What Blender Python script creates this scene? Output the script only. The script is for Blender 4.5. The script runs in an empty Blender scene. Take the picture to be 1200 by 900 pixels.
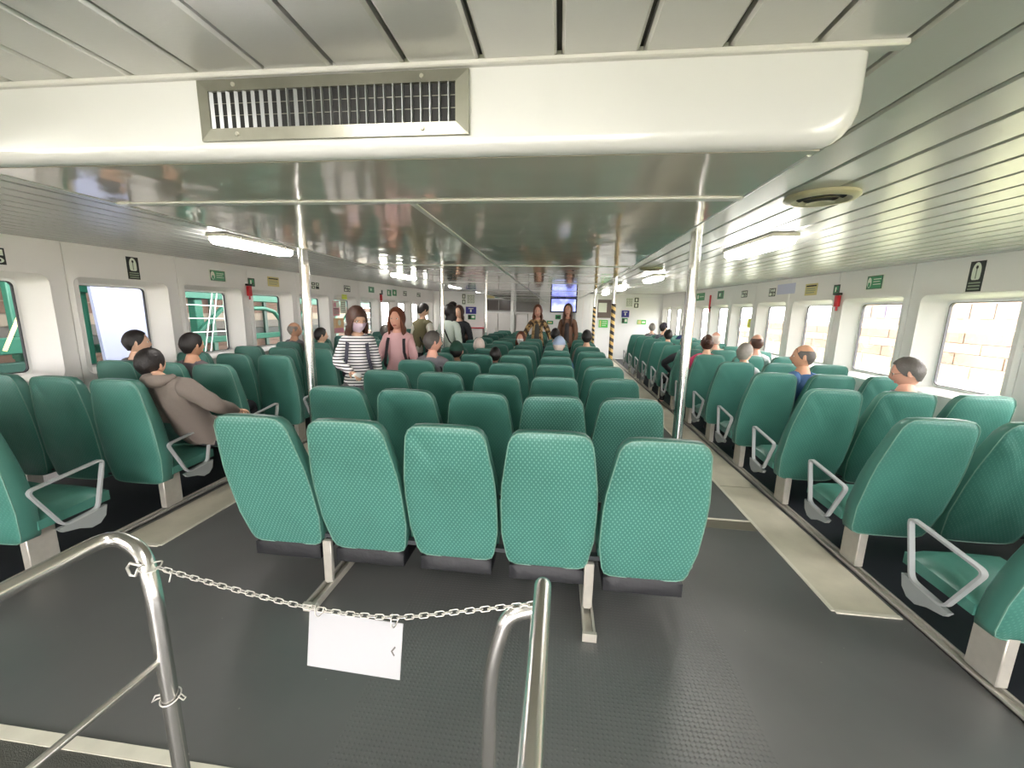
import bpy, bmesh, math, random
from mathutils import Vector, Matrix, noise
random.seed(7)
C = bpy.context.scene.collection
scene = bpy.context.scene

# ------------------------------------------------------------------ camera
H = 1.57
YAW, PIT, ROL = .1111, .1792, -.0208
cy, sy, cp, sp, cr, sr = math.cos(YAW), math.sin(YAW), math.cos(PIT), math.sin(PIT), math.cos(ROL), math.sin(ROL)
fwd = Vector((-sy * cp, cy * cp, -sp)); right = Vector((cy, sy, 0)); down = fwd.cross(right)
r2 = right * cr + down * sr; d2 = down * cr - right * sr
cam_d = bpy.data.cameras.new('camera'); cam = bpy.data.objects.new('camera', cam_d); C.objects.link(cam)
mw = Matrix((r2, -d2, -fwd)).transposed().to_4x4(); mw.translation = Vector((0, 0, H))
cam.matrix_world = mw
cam_d.sensor_width = 36; cam_d.lens = 36 * 470 / 1200; cam_d.clip_start = .02; cam_d.clip_end = 300
scene.camera = cam

# ------------------------------------------------------------------ world, lights, exposure
world = bpy.data.worlds.new('world'); scene.world = world; world.use_nodes = True
wn = world.node_tree.nodes; wl = world.node_tree.links; wn.clear()
wo = wn.new('ShaderNodeOutputWorld'); wb = wn.new('ShaderNodeBackground'); wc = wn.new('ShaderNodeTexCoord')
sep = wn.new('ShaderNodeSeparateXYZ'); ramp = wn.new('ShaderNodeValToRGB')
ramp.color_ramp.elements[0].position = .46; ramp.color_ramp.elements[0].color = (.70, .66, .64, 1)
ramp.color_ramp.elements[1].position = .56; ramp.color_ramp.elements[1].color = (1, .955, .965, 1)
mr = wn.new('ShaderNodeMapRange'); mr.inputs[1].default_value = -1; mr.inputs[2].default_value = 1
wl.new(wc.outputs['Generated'], sep.inputs[0]); wl.new(sep.outputs[2], mr.inputs[0]); wl.new(mr.outputs[0], ramp.inputs[0])
wl.new(ramp.outputs[0], wb.inputs[0]); wb.inputs[1].default_value = 10.0; wl.new(wb.outputs[0], wo.inputs[0])
LAMP = 12.0            # brightness of the ceiling lamps' diffusers
vs = scene.view_settings
vs.view_transform = 'Standard'; vs.look = 'None'; vs.gamma = 1; vs.use_curve_mapping = False
vs.exposure = 1.38
cyc = scene.cycles
cyc.max_bounces = 9; cyc.diffuse_bounces = 5; cyc.glossy_bounces = 4; cyc.transmission_bounces = 6; cyc.transparent_max_bounces = 12
cyc.caustics_reflective = False; cyc.caustics_refractive = False; cyc.sample_clamp_indirect = 6
cyc.use_denoising = True

def portal(name, loc, rot, sx, sz):
    l = bpy.data.lights.new(name, 'AREA'); l.shape = 'RECTANGLE'; l.size = sx; l.size_y = sz
    l.cycles.is_portal = True
    o = bpy.data.objects.new(name, l); C.objects.link(o); o.location = loc; o.rotation_euler = rot
    return o
portal('window_portal_right', (3.75, 5, 1.35), (0, math.radians(90), 0), 1.1, 19.5)
portal('window_portal_left', (-4.72, 5, 1.35), (0, math.radians(-90), 0), 1.1, 19.5)
portal('doorway_portal', (-.5, -4.05, 1.0), (math.radians(-90), 0, 0), 3.2, 1.95)

# ------------------------------------------------------------------ materials
def s2l(c):
    return tuple((x / 12.92 if x <= .04045 else ((x + .055) / 1.055) ** 2.4) for x in c)
def hexc(h): return s2l(tuple(int(h[i:i + 2], 16) / 255 for i in (0, 2, 4)))
MATS = {}
def mat(name, col, rough=.5, metal=0, var=0, vscale=6, bump=0, bscale=60, coat=0, emit=0, spec=.5, alpha=None):
    if name in MATS: return MATS[name]
    m = bpy.data.materials.new(name); MATS[name] = m; m.use_nodes = True
    nt = m.node_tree; b = nt.nodes['Principled BSDF']
    c = hexc(col)
    b.inputs['Base Color'].default_value = (*c, 1); b.inputs['Roughness'].default_value = rough
    b.inputs['Metallic'].default_value = metal; b.inputs['Specular IOR Level'].default_value = spec
    if coat: b.inputs['Coat Weight'].default_value = coat; b.inputs['Coat Roughness'].default_value = .06
    if emit:
        b.inputs['Emission Color'].default_value = (*c, 1); b.inputs['Emission Strength'].default_value = emit
    tc = nt.nodes.new('ShaderNodeTexCoord')
    if var:
        n = nt.nodes.new('ShaderNodeTexNoise'); n.inputs['Scale'].default_value = vscale; n.inputs['Detail'].default_value = 4
        nt.links.new(tc.outputs['Object'], n.inputs['Vector'])
        mx = nt.nodes.new('ShaderNodeMix'); mx.data_type = 'RGBA'
        mx.inputs[6].default_value = (*[x * (1 - var) for x in c], 1); mx.inputs[7].default_value = (*[min(1, x * (1 + var)) for x in c], 1)
        nt.links.new(n.outputs[0], mx.inputs[0]); nt.links.new(mx.outputs[2], b.inputs['Base Color'])
    if bump:
        n = nt.nodes.new('ShaderNodeTexNoise'); n.inputs['Scale'].default_value = bscale; n.inputs['Detail'].default_value = 3
        nt.links.new(tc.outputs['Object'], n.inputs['Vector'])
        bp = nt.nodes.new('ShaderNodeBump'); bp.inputs['Strength'].default_value = bump; bp.inputs['Distance'].default_value = .01
        nt.links.new(n.outputs[0], bp.inputs['Height']); nt.links.new(bp.outputs[0], b.inputs['Normal'])
    return m
def nodes_of(m): return m.node_tree, m.node_tree.nodes, m.node_tree.links, m.node_tree.nodes['Principled BSDF']
def math_node(nt, op, a, b=None):
    n = nt.nodes.new('ShaderNodeMath'); n.operation = op
    for i, v in enumerate((a, b)):
        if v is None: continue
        if isinstance(v, (int, float)): n.inputs[i].default_value = v
        else: nt.links.new(v, n.inputs[i])
    return n.outputs[0]

def seat_material(nm='green seat vinyl', dots=.5):
    m = mat(nm, '549C80', rough=.42, spec=.5)
    nt, N, L, b = nodes_of(m)
    tc = N.new('ShaderNodeTexCoord'); sp_ = N.new('ShaderNodeSeparateXYZ'); L.new(tc.outputs['Object'], sp_.inputs[0])
    a = 2 * math.pi / .0205
    cx = math_node(nt, 'COSINE', math_node(nt, 'MULTIPLY', sp_.outputs[0], a))
    yz = math_node(nt, 'ADD', sp_.outputs[2], math_node(nt, 'MULTIPLY', sp_.outputs[1], .6))
    cz = math_node(nt, 'COSINE', math_node(nt, 'MULTIPLY', yz, a * .82))
    pr = math_node(nt, 'MULTIPLY', cx, cz)
    mrn = N.new('ShaderNodeMapRange'); mrn.inputs[1].default_value = .25; mrn.inputs[2].default_value = .7; L.new(pr, mrn.inputs[0])
    ns = N.new('ShaderNodeTexNoise'); ns.inputs['Scale'].default_value = 3.2; ns.inputs['Detail'].default_value = 3; L.new(tc.outputs['Object'], ns.inputs['Vector'])
    base = N.new('ShaderNodeMix'); base.data_type = 'RGBA'
    base.inputs[6].default_value = (*hexc('3A6E62'), 1); base.inputs[7].default_value = (*hexc('488376'), 1); L.new(ns.outputs[0], base.inputs[0])
    mx = N.new('ShaderNodeMix'); mx.data_type = 'RGBA'; L.new(base.outputs[2], mx.inputs[6]); mx.inputs[7].default_value = (*hexc('88B8AC'), 1)
    L.new(math_node(nt, 'MULTIPLY', mrn.outputs[0], dots), mx.inputs[0]); L.new(mx.outputs[2], b.inputs['Base Color'])
    bp = N.new('ShaderNodeBump'); bp.inputs['Strength'].default_value = .35; bp.inputs['Distance'].default_value = .0015
    L.new(mrn.outputs[0], bp.inputs['Height'])
    n2 = N.new('ShaderNodeTexNoise'); n2.inputs['Scale'].default_value = 9; n2.inputs['Detail'].default_value = 2; L.new(tc.outputs['Object'], n2.inputs['Vector'])
    b2 = N.new('ShaderNodeBump'); b2.inputs['Strength'].default_value = .25; b2.inputs['Distance'].default_value = .02
    L.new(n2.outputs[0], b2.inputs['Height']); L.new(bp.outputs[0], b2.inputs['Normal']); L.new(b2.outputs[0], b.inputs['Normal'])
    return m
M_SEAT = seat_material(); M_SEATB = seat_material('green seat vinyl, smooth', .10)
M_SEATPLAIN = mat('green seat side vinyl', '427468', rough=.4, var=.12, vscale=5, bump=.15, bscale=20)
M_PIPE = mat('pale green seam', '6E9485', rough=.45, var=.25, vscale=18)
M_CUSH = mat('green cushion vinyl', '457A6D', rough=.36, var=.15, vscale=5, bump=.3, bscale=9)
M_POUCH = mat('navy black pouch', '090A0F', rough=.55, var=.3, vscale=9, bump=.5, bscale=14)
M_ARM = mat('light grey painted metal', 'A6A9A9', rough=.35, var=.05)
M_BRK = mat('grey moulded bracket', '8F9492', rough=.5)
M_STEEL = mat('brushed steel', 'B9B5AA', rough=.35, metal=.35, var=.15, vscale=20)
M_CHROME = mat('polished stainless tube', 'E2E0DC', rough=.26, metal=1, bump=.05, bscale=30)
M_POLE = mat('polished steel pole', 'E2E0DC', rough=.17, metal=1, bump=.03, bscale=8)
M_BEAM = mat('dark seat beam', '3A3D40', rough=.5)
M_WALLR = mat('cream white hull panel', 'F0EDE9', rough=.35, var=.02, vscale=2)
M_WHITE = mat('white moulded plastic', 'ECECEA', rough=.28, var=.02)
M_SEAM = mat('dark joint', '4A4A44', rough=.8)
M_CEIL = mat('grey metal ceiling plank', 'D4D3D0', rough=.26, var=.03, vscale=3, bump=.03, bscale=120, metal=.15)
M_DUCTW = mat('gloss white duct paint', 'D3D3D4', rough=.18, coat=.5)
M_BLACK = mat('black', '030303', rough=.6)
M_VENT = mat('weathered steel grille', '8E8D82', rough=.38, metal=.7, var=.25, vscale=14)
M_BLADE = mat('grille blade', 'A8ABAD', rough=.35, metal=.6)
M_CHAIN = mat('galvanised chain', 'C9C7C0', rough=.35, metal=.6)
M_PLATE = mat('white sign plate', 'A9A9AC', rough=.35, var=.03)

def underside_material():
    m = mat('mirror gloss grey-green duct underside', 'F0E6DE', rough=.07, metal=.1, spec=.6, coat=.25)
    nt, N, L, b = nodes_of(m)
    tc = N.new('ShaderNodeTexCoord'); n = N.new('ShaderNodeTexNoise'); n.inputs['Scale'].default_value = 5; n.inputs['Detail'].default_value = 1
    L.new(tc.outputs['Object'], n.inputs['Vector']); bp = N.new('ShaderNodeBump'); bp.inputs['Strength'].default_value = .14; bp.inputs['Distance'].default_value = .03
    L.new(n.outputs[0], bp.inputs['Height']); L.new(bp.outputs[0], b.inputs['Normal'])
    return m
M_UNDER = underside_material()

def floor_material():
    m = mat('dark grey rubber deck', '4C4D4B', rough=.33)
    nt, N, L, b = nodes_of(m)
    tc = N.new('ShaderNodeTexCoord'); s = N.new('ShaderNodeSeparateXYZ'); L.new(tc.outputs['Object'], s.inputs[0])
    n = N.new('ShaderNodeTexNoise'); n.inputs['Scale'].default_value = 1.6; n.inputs['Detail'].default_value = 6; L.new(tc.outputs['Object'], n.inputs['Vector'])
    mx = N.new('ShaderNodeMix'); mx.data_type = 'RGBA'; mx.inputs[6].default_value = (*hexc('4A4A49'), 1); mx.inputs[7].default_value = (*hexc('686866'), 1)
    L.new(n.outputs[0], mx.inputs[0])
    # pale scuffs and specks
    v = N.new('ShaderNodeTexVoronoi'); v.inputs['Scale'].default_value = 9; L.new(tc.outputs['Object'], v.inputs['Vector'])
    spk = math_node(nt, 'LESS_THAN', v.outputs['Distance'], .03)
    mx2 = N.new('ShaderNodeMix'); mx2.data_type = 'RGBA'; L.new(mx.outputs[2], mx2.inputs[6]); mx2.inputs[7].default_value = (*hexc('8C8C86'), 1)
    L.new(math_node(nt, 'MULTIPLY', spk, .5), mx2.inputs[0]); L.new(mx2.outputs[2], b.inputs['Base Color'])
    rr = N.new('ShaderNodeMapRange'); rr.inputs[3].default_value = .24; rr.inputs[4].default_value = .44; L.new(n.outputs[0], rr.inputs[0]); L.new(rr.outputs[0], b.inputs['Roughness'])
    # raised tread lozenges worn into the middle of the deck
    a = 2 * math.pi / .038
    u = math_node(nt, 'ADD', s.outputs[0], s.outputs[1]); w = math_node(nt, 'SUBTRACT', s.outputs[0], s.outputs[1])
    t1 = math_node(nt, 'COSINE', math_node(nt, 'MULTIPLY', u, a)); t2 = math_node(nt, 'COSINE', math_node(nt, 'MULTIPLY', w, a))
    pr = math_node(nt, 'MAXIMUM', math_node(nt, 'MULTIPLY', t1, t2), .15)
    inx = math_node(nt, 'MULTIPLY', math_node(nt, 'GREATER_THAN', s.outputs[0], -.75), math_node(nt, 'LESS_THAN', s.outputs[0], .85))
    iny = math_node(nt, 'GREATER_THAN', s.outputs[1], .95)
    ht = math_node(nt, 'MULTIPLY', pr, math_node(nt, 'MULTIPLY', inx, iny))
    bp = N.new('ShaderNodeBump'); bp.inputs['Strength'].default_value = .35; bp.inputs['Distance'].default_value = .004; L.new(ht, bp.inputs['Height'])
    n3 = N.new('ShaderNodeTexNoise'); n3.inputs['Scale'].default_value = 220; L.new(tc.outputs['Object'], n3.inputs['Vector'])
    b3 = N.new('ShaderNodeBump'); b3.inputs['Strength'].default_value = .06; b3.inputs['Distance'].default_value = .003; L.new(n3.outputs[0], b3.inputs['Height'])
    L.new(bp.outputs[0], b3.inputs['Normal']); L.new(b3.outputs[0], b.inputs['Normal'])
    return m
M_FLOOR = floor_material()
M_MAT = mat('dark navy side deck', '23252B', rough=.5, var=.2, vscale=4)
M_STRIP = mat('worn beige deck strip', 'BFB9A6', rough=.38, var=.18, vscale=7)
M_WLINE = mat('white deck seam strip', 'CFCBBB', rough=.4, var=.15, vscale=12)
M_TREAD = mat('coarse tread mat', '45463F', rough=.7, bump=.8, bscale=260)

# ------------------------------------------------------------------ mesh helpers
def new_obj(name, me, m=None, parent=None):
    o = bpy.data.objects.new(name, me); C.objects.link(o)
    if m is not None:
        for mm in (m if isinstance(m, (list, tuple)) else [m]): me.materials.append(mm)
    if parent: o.parent = parent
    return o
def smooth(me, ang=None):
    for p in me.polygons: p.use_smooth = True
    if ang is not None:
        try: me.set_sharp_from_angle(angle=math.radians(ang))
        except Exception: pass
    return me
def bm_mesh(bm, name, sm=False, ang=40):
    bmesh.ops.recalc_face_normals(bm, faces=bm.faces)
    me = bpy.data.meshes.new(name); bm.to_mesh(me); bm.free()
    if sm: smooth(me, ang)
    return me
def add_box(bm, x0, x1, y0, y1, z0, z1, bev=0, seg=2, mi=0):
    r = bmesh.ops.create_cube(bm, size=1); vs_ = r['verts']
    for v in vs_: v.co = Vector(((x0 + x1) / 2 + v.co.x * (x1 - x0), (y0 + y1) / 2 + v.co.y * (y1 - y0), (z0 + z1) / 2 + v.co.z * (z1 - z0)))
    fs = list({f for v in vs_ for f in v.link_faces})
    for f in fs: f.material_index = mi
    if bev:
        es = list({e for f in fs for e in f.edges})
        bmesh.ops.bevel(bm, geom=es, offset=bev, segments=seg, affect='EDGES', profile=.5, material=mi)
def box_mesh(name, x0, x1, y0, y1, z0, z1, bev=0, seg=2):
    bm = bmesh.new(); add_box(bm, x0, x1, y0, y1, z0, z1, bev, seg); return bm_mesh(bm, name, bev > 0)
def box(name, dims, m, parent=None, bev=0, seg=2):
    return new_obj(name, box_mesh(name, *dims, bev, seg), m, parent)
def add_tube(bm, pts, r, n=10, closed=False, cap=True, mi=0, radii=None):
    pts = [Vector(p) for p in pts]; rings = []; prev = None
    k = len(pts)
    for i, p in enumerate(pts):
        if closed: t = (pts[(i + 1) % k] - pts[i - 1]).normalized()
        else: t = (pts[min(i + 1, k - 1)] - pts[max(i - 1, 0)]).normalized()
        if prev is None:
            a = t.orthogonal().normalized()
        else:
            a = prev - t * prev.dot(t)
            a = a.normalized() if a.length > 1e-6 else t.orthogonal().normalized()
        prev = a; b = t.cross(a); rr = radii[i] if radii else r
        rings.append([bm.verts.new(p + (a * math.cos(2 * math.pi * j / n) + b * math.sin(2 * math.pi * j / n)) * rr) for j in range(n)])
    rng = range(k if closed else k - 1)
    for i in rng:
        A, B = rings[i], rings[(i + 1) % k]
        for j in range(n):
            f = bm.faces.new((A[j], A[(j + 1) % n], B[(j + 1) % n], B[j])); f.material_index = mi; f.smooth = True
    if cap and not closed:
        f = bm.faces.new(rings[0][::-1]); f.material_index = mi
        f = bm.faces.new(rings[-1]); f.material_index = mi
def tube(name, pts, r, m, parent=None, n=12, closed=False, radii=None):
    bm = bmesh.new(); add_tube(bm, pts, r, n, closed, radii=radii); return new_obj(name, bm_mesh(bm, name, True, 60), m, parent)
def round_path(pts, rad=.03, n=5, closed=False):
    pts = [Vector(p) for p in pts]; out = []; k = len(pts)
    for i, p in enumerate(pts):
        if not closed and i in (0, k - 1): out.append(p); continue
        a, b = pts[i - 1], pts[(i + 1) % k]
        da = (a - p); db = (b - p); r = min(rad, da.length * .45, db.length * .45)
        p0 = p + da.normalized() * r; p1 = p + db.normalized() * r
        for j in range(n + 1):
            t = j / n; out.append(p0 * (1 - t) ** 2 + p * 2 * t * (1 - t) + p1 * t * t)
    return out
def add_flat_loop(bm, path, wvec, th, closed=True):
    """a flat bar of width wvec swept round a path lying in the plane normal to wvec"""
    wv = Vector(wvec); k = len(path); rings = []
    for i, p in enumerate(path):
        if closed: t = (path[(i + 1) % k] - path[i - 1]).normalized()
        else: t = (path[min(i + 1, k - 1)] - path[max(i - 1, 0)]).normalized()
        nrm = t.cross(wv.normalized()).normalized() * th / 2
        rings.append([bm.verts.new(p + s * wv / 2 + q * nrm) for s, q in ((-1, -1), (1, -1), (1, 1), (-1, 1))])
    for i in range(k if closed else k - 1):
        A, B = rings[i], rings[(i + 1) % k]
        for j in range(4): bm.faces.new((A[j], A[(j + 1) % 4], B[(j + 1) % 4], B[j]))
    if not closed: bm.faces.new(rings[0]); bm.faces.new(rings[-1][::-1])
def tag(o, label=None, cat=None, group=None, kind=None):
    if label: o['label'] = label
    if cat: o['category'] = cat
    if group: o['group'] = group
    if kind: o['kind'] = kind
    return o
def thing(name, label, cat, loc=(0, 0, 0), rz=0, group=None):
    o = bpy.data.objects.new(name, None); C.objects.link(o); o.location = loc; o.rotation_euler = (0, 0, rz); o.empty_display_size = .1
    return tag(o, label, cat, group)
def copy_tree(o, parent=None):
    c = o.copy(); C.objects.link(c); c.parent = parent
    for ch in list(kids.get(o.name, [])): copy_tree(ch, c)
    return c
kids = {}
def index_kids(root):
    kids[root.name] = list(root.children)
    for ch in root.children: index_kids(ch)

# ------------------------------------------------------------------ setting: hull shell
ZC0, ZCS = 2.065, .0115
def zc(y): return ZC0 + ZCS * y
YB, YE = -4.0, 14.4
XL, XR = -4.45, 3.48
# floor
fl = box('floor', (-2.96, 1.95, YB, YE, -.06, 0), M_FLOOR); tag(fl, kind='structure')
for nm, (a, b) in (('floor_side_left', (XL - .1, -2.96)), ('floor_side_right', (1.95, XR + .1))):
    tag(box(nm, (a, b, YB, YE, -.06, -.001), M_MAT), kind='structure')
def strip(name, dims, m, par=None): 
    o = box(name, dims, m, par); tag(o, kind='structure'); return o
ti = [0]
def trim(dims, m, bev=0):
    ti[0] += 1
    o = box('trim_%d' % ti[0], dims, m, None, bev); tag(o, kind='structure'); return o
def beige_strip(x0, x1, y0, edge_in):
    ti[0] += 1
    root = bpy.data.objects.new('trim_%d' % ti[0], None); C.objects.link(root); tag(root, kind='structure')
    y = y0; first = True
    while y < YE - .3:
        ln = 1.6 if first else 1.85; first = False
        box('strip_plate', (x0, x1, y, min(y + ln, YE - .05) - .008, .0, .004), M_STRIP, root, .0012, 1)
        y += ln
    box('edge_band', (edge_in - .011, edge_in + .011, y0 - .012, YE - .05, .0, .0065), M_WLINE, root)
    box('edge_band', (x0, x1, y0 - .028, y0 - .004, .0, .0065), M_WLINE, root)
beige_strip(1.555, 1.88, 2.13, 1.548)
beige_strip(-2.88, -2.56, 2.15, -2.553)
def seat_rail(xa, xb):
    ti[0] += 1
    bm = bmesh.new()
    add_box(bm, xa, xa + .012, YB + .2, YE - .4, 0, .022); add_box(bm, xb - .012, xb, YB + .2, YE - .4, 0, .022); add_box(bm, xa, xb, YB + .2, YE - .4, 0, .008)
    o = new_obj('trim_%d' % ti[0], bm_mesh(bm, 'rail'), M_STEEL); tag(o, kind='structure')
seat_rail(1.905, 1.965); seat_rail(-2.985, -2.925)
trim((-2.96, -1.24, .985, 1.03, 0, .006), M_WLINE)
trim((-1.24, .6, .985, 1.01, 0, .003), M_WLINE)
trim((-2.96, -1.0, -.6, .985, 0, .003), M_TREAD)
trim((.8, 1.55, 3.06, 3.08, 0, .005), M_WLINE)
trim((.8, 1.55, 2.93, 3.06, 0, .002), mat('brown deck patch', '6B6558', rough=.35))

# ceiling: every plank its own part, with a recessed joint between
ceil_o = bpy.data.objects.new('ceiling', None); C.objects.link(ceil_o); tag(ceil_o, kind='structure')
PW = .160
k0 = math.floor((XL - .14) / PW); k1 = math.ceil((XR - .14) / PW)
bm = bmesh.new()
g = .005
prof = [(g, .03), (g, .006), (g + .006, 0), (PW - g - .006, 0), (PW - g, .006), (PW - g, .03)]
ends = []
for y in (YB, YE):
    ends.append([bm.verts.new((x, y, zc(y) + z)) for x, z in prof])
for j in range(len(prof) - 1): bm.faces.new((ends[0][j], ends[0][j + 1], ends[1][j + 1], ends[1][j]))
plank_me = bm_mesh(bm, 'ceiling_plank'); plank_me.materials.append(M_CEIL)
for k in range(k0, k1):
    o = bpy.data.objects.new('ceiling_plank', plank_me); C.objects.link(o); o.parent = ceil_o; o.location.x = .14 + k * PW
bm = bmesh.new()
vv = [bm.verts.new((x, y, zc(y) + dz)) for y, x, dz in ((YB, XL - .3, .02), (YB, XR + .3, .02), (YE + .1, XR + .3, .02), (YE + .1, XL - .3, .02))]
vt = [bm.verts.new(v.co + Vector((0, 0, .08))) for v in vv]
bm.faces.new(vv); bm.faces.new(vt[::-1])
for i in range(4): bm.faces.new((vv[i], vv[(i + 1) % 4], vt[(i + 1) % 4], vt[i]))
new_obj('ceiling_backing', bm_mesh(bm, 'backing'), M_SEAM, ceil_o)

# side walls: moulded panels, each with a rounded window recess
def rrect(y0, y1, z0, z1, r, n=6):
    pts = []
    for cx_, cz_, a0 in ((y1 - r, z1 - r, 0), (y0 + r, z1 - r, 90), (y0 + r, z0 + r, 180), (y1 - r, z0 + r, 270)):
        for j in range(n + 1):
            a = math.radians(a0 + 90 * j / n); pts.append((cx_ + r * math.cos(a), cz_ + r * math.sin(a)))
    return pts
PITCH = 1.088
def panel_mesh(depth_sign, ztop):
    """x=0 is the inner wall face; the recess goes towards depth_sign*x"""
    bm = bmesh.new(); s = depth_sign; W = PITCH
    loops = []
    hole = rrect(.05, .95, .895, 1.80, .07)
    # outer rectangle matched to the hole points
    outer = []
    cyy, czz = .5, 1.35
    for (y, z) in hole:
        dy, dz = y - cyy, z - czz
        cand = []
        if dy > 1e-6: cand.append((W - .004 - cyy) / dy)
        if dy < -1e-6: cand.append((.004 - cyy) / dy)
        if dz > 1e-6: cand.append((ztop - czz) / dz)
        if dz < -1e-6: cand.append((0 - czz) / dz)
        t = min(cand); outer.append((cyy + dy * t, czz + dz * t))
    def corner_snap(lst):
        out = list(lst)
        for c in ((.004, 0), (W - .004, 0), (.004, ztop), (W - .004, ztop)):
            i = min(range(len(out)), key=lambda q: (out[q][0] - c[0]) ** 2 + (out[q][1] - c[1]) ** 2); out[i] = c
        return out
    outer = corner_snap(outer)
    spec_ = [([(y, z) for y, z in outer], s * .02), ([(y, z) for y, z in outer], 0), (rrect(.035, .965, .88, 1.815, .08), 0), (rrect(.044, .956, .889, 1.806, .075), -s * .006), (hole, 0),
             (rrect(.06, .94, .905, 1.79, .065), s * .012), (rrect(.115, .80, .945, 1.752, .05), s * .112), (rrect(.125, .79, .955, 1.742, .045), s * .112)]
    for pts, x in spec_: loops.append([bm.verts.new((x, y, z)) for y, z in pts])
    for a, b in zip(loops, loops[1:]):
        n = len(a)
        for j in range(n): bm.faces.new((a[j], a[(j + 1) % n], b[(j + 1) % n], b[j]))
    return bm_mesh(bm, 'wall_panel', True, 35)
M_RUB = mat('black window gasket', '2A2A30', rough=.5)
def glass_mat():
    m = bpy.data.materials.new('clear window glass'); m.use_nodes = True; nt = m.node_tree; nt.nodes.clear()
    o = nt.nodes.new('ShaderNodeOutputMaterial'); t = nt.nodes.new('ShaderNodeBsdfTransparent'); gl = nt.nodes.new('ShaderNodeBsdfGlossy')
    gl.inputs['Roughness'].default_value = .02; t.inputs[0].default_value = (.93, .95, .93, 1)
    lw = nt.nodes.new('ShaderNodeLayerWeight'); lw.inputs[0].default_value = .25; fr = nt.nodes.new('ShaderNodeMath'); fr.operation = 'MULTIPLY'; fr.inputs[1].default_value = .35; nt.links.new(lw.outputs['Fresnel'], fr.inputs[0]); mx = nt.nodes.new('ShaderNodeMixShader')
    nt.links.new(fr.outputs[0], mx.inputs[0]); nt.links.new(t.outputs[0], mx.inputs[1]); nt.links.new(gl.outputs[0], mx.inputs[2]); nt.links.new(mx.outputs[0], o.inputs[0])
    return m
M_GLASS = glass_mat()
def loop_frame(bm, A, B, x0, x1):
    """ring between rounded rects A (outer) and B (inner), from x0 to x1"""
    L = []
    for pts, x in ((A, x1), (A, x0), (B, x0), (B, x1)): L.append([bm.verts.new((x, y, z)) for y, z in pts])
    for i in range(4):
        a, b = L[i], L[(i + 1) % 4]
        for j in range(len(a)): bm.faces.new((a[j], a[(j + 1) % len(a)], b[(j + 1) % len(a)], b[j]))
wi = [0]
for side, X, s, j0 in (('left', XL, -1, 3.26), ('right', XR, 1, 4.525)):
    root = bpy.data.objects.new('wall_' + side, None); C.objects.link(root); tag(root, kind='structure')
    pm = panel_mesh(s, 2.0); pm.materials.append(M_WALLR)
    bmf = bmesh.new(); loop_frame(bmf, rrect(.11, .805, .94, 1.757, .05), rrect(.135, .78, .967, 1.73, .04), s * .108, s * .125)
    fm = bm_mesh(bmf, 'frame', True, 35); fm.materials.append(M_WHITE)
    bmf = bmesh.new(); loop_frame(bmf, rrect(.133, .782, .965, 1.732, .04), rrect(.139, .776, .971, 1.726, .038), s * .106, s * .13)
    gm = bm_mesh(bmf, 'gasket', True, 35); gm.materials.append(M_RUB)
    bmf = bmesh.new()
    ring = [bmf.verts.new((s * .12, y, z)) for y, z in rrect(.137, .778, .969, 1.728, .039)]; bmf.faces.new(ring)
    pnm = bm_mesh(bmf, 'pane'); pnm.materials.append(M_GLASS)
    k = math.ceil((YB - j0) / PITCH)
    ys = []
    while j0 + k * PITCH < YE: ys.append(j0 + k * PITCH); k += 1
    ys = [y for y in ys if y + PITCH < YE + .35]
    bmh = bmesh.new()
    for y in ys:
        o = bpy.data.objects.new('wall_panel', pm); C.objects.link(o); o.parent = root; o.location = (X, y, 0)
        wi[0] += 1
        w = bpy.data.objects.new('window_%d' % wi[0], None); C.objects.link(w); w.location = (X, y, 0); tag(w, kind='structure')
        for nm, me in (('window_frame', fm), ('gasket', gm), ('pane', pnm)):
            q = bpy.data.objects.new(nm, me); C.objects.link(q); q.parent = w
    # header band between the panels' tops (z=2.0) and the sloping ceiling, one piece per panel
    for y in ys:
        bmh = bmesh.new()
        a, b = y + .004, y + PITCH - .004
        q = [bmh.verts.new(p) for p in ((X, a, 1.998), (X, b, 1.998), (X, b, zc(b) + .02), (X, a, zc(a) + .02))]
        q2 = [bmh.verts.new(v.co + Vector((s * .02, 0, 0))) for v in q]
        bmh.faces.new(q); bmh.faces.new(q2[::-1])
        for i in range(4): bmh.faces.new((q[i], q[(i + 1) % 4], q2[(i + 1) % 4], q2[i]))
        new_obj('header_panel', bm_mesh(bmh, 'header_panel'), M_WALLR, root)
    # outer skin and posts behind the joints
    bmh = bmesh.new()
    for y in ys + [ys[-1] + PITCH]:
        add_box(bmh, min(X + s * .015, X + s * .14), max(X + s * .015, X + s * .14), y - .10, y + .10, 0, 2.35)
    x0, x1 = sorted((X + s * .115, X + s * .16))
    add_box(bmh, x0, x1, YB, YE, 0, .95); add_box(bmh, x0, x1, YB, YE, 1.75, 2.4)
    new_obj('outer_skin', bm_mesh(bmh, 'outer_skin'), M_WALLR, root)
    for i, y in enumerate(ys):   # fine dark line where two panels meet
        pass

# unseen rear bulkhead, added to cut daylight from behind, with a wide doorway
rb = bpy.data.objects.new('wall_rear', None); C.objects.link(rb); tag(rb, kind='structure')
for d_ in ((XL - .1, -2.1, YB - .08, YB, 0, 2.3), (1.1, XR + .1, YB - .08, YB, 0, 2.3), (-2.1, 1.1, YB - .08, YB, 1.98, 2.3)): box('bulkhead_panel', d_, M_WALLR, rb)
# end wall
wallb = box('wall_end', (XL - .1, XR + .1, YE, YE + .08, 0, 2.4), M_WHITE); tag(wallb, kind='structure')

# ------------------------------------------------------------------ air duct box
duct = thing('air_duct', 'glossy white and grey boxed air duct running along the middle of the ceiling', 'air duct')
DX0, DX1, DY0, DZ = -1.515, .515, .92, 1.905
bm = bmesh.new()
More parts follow.
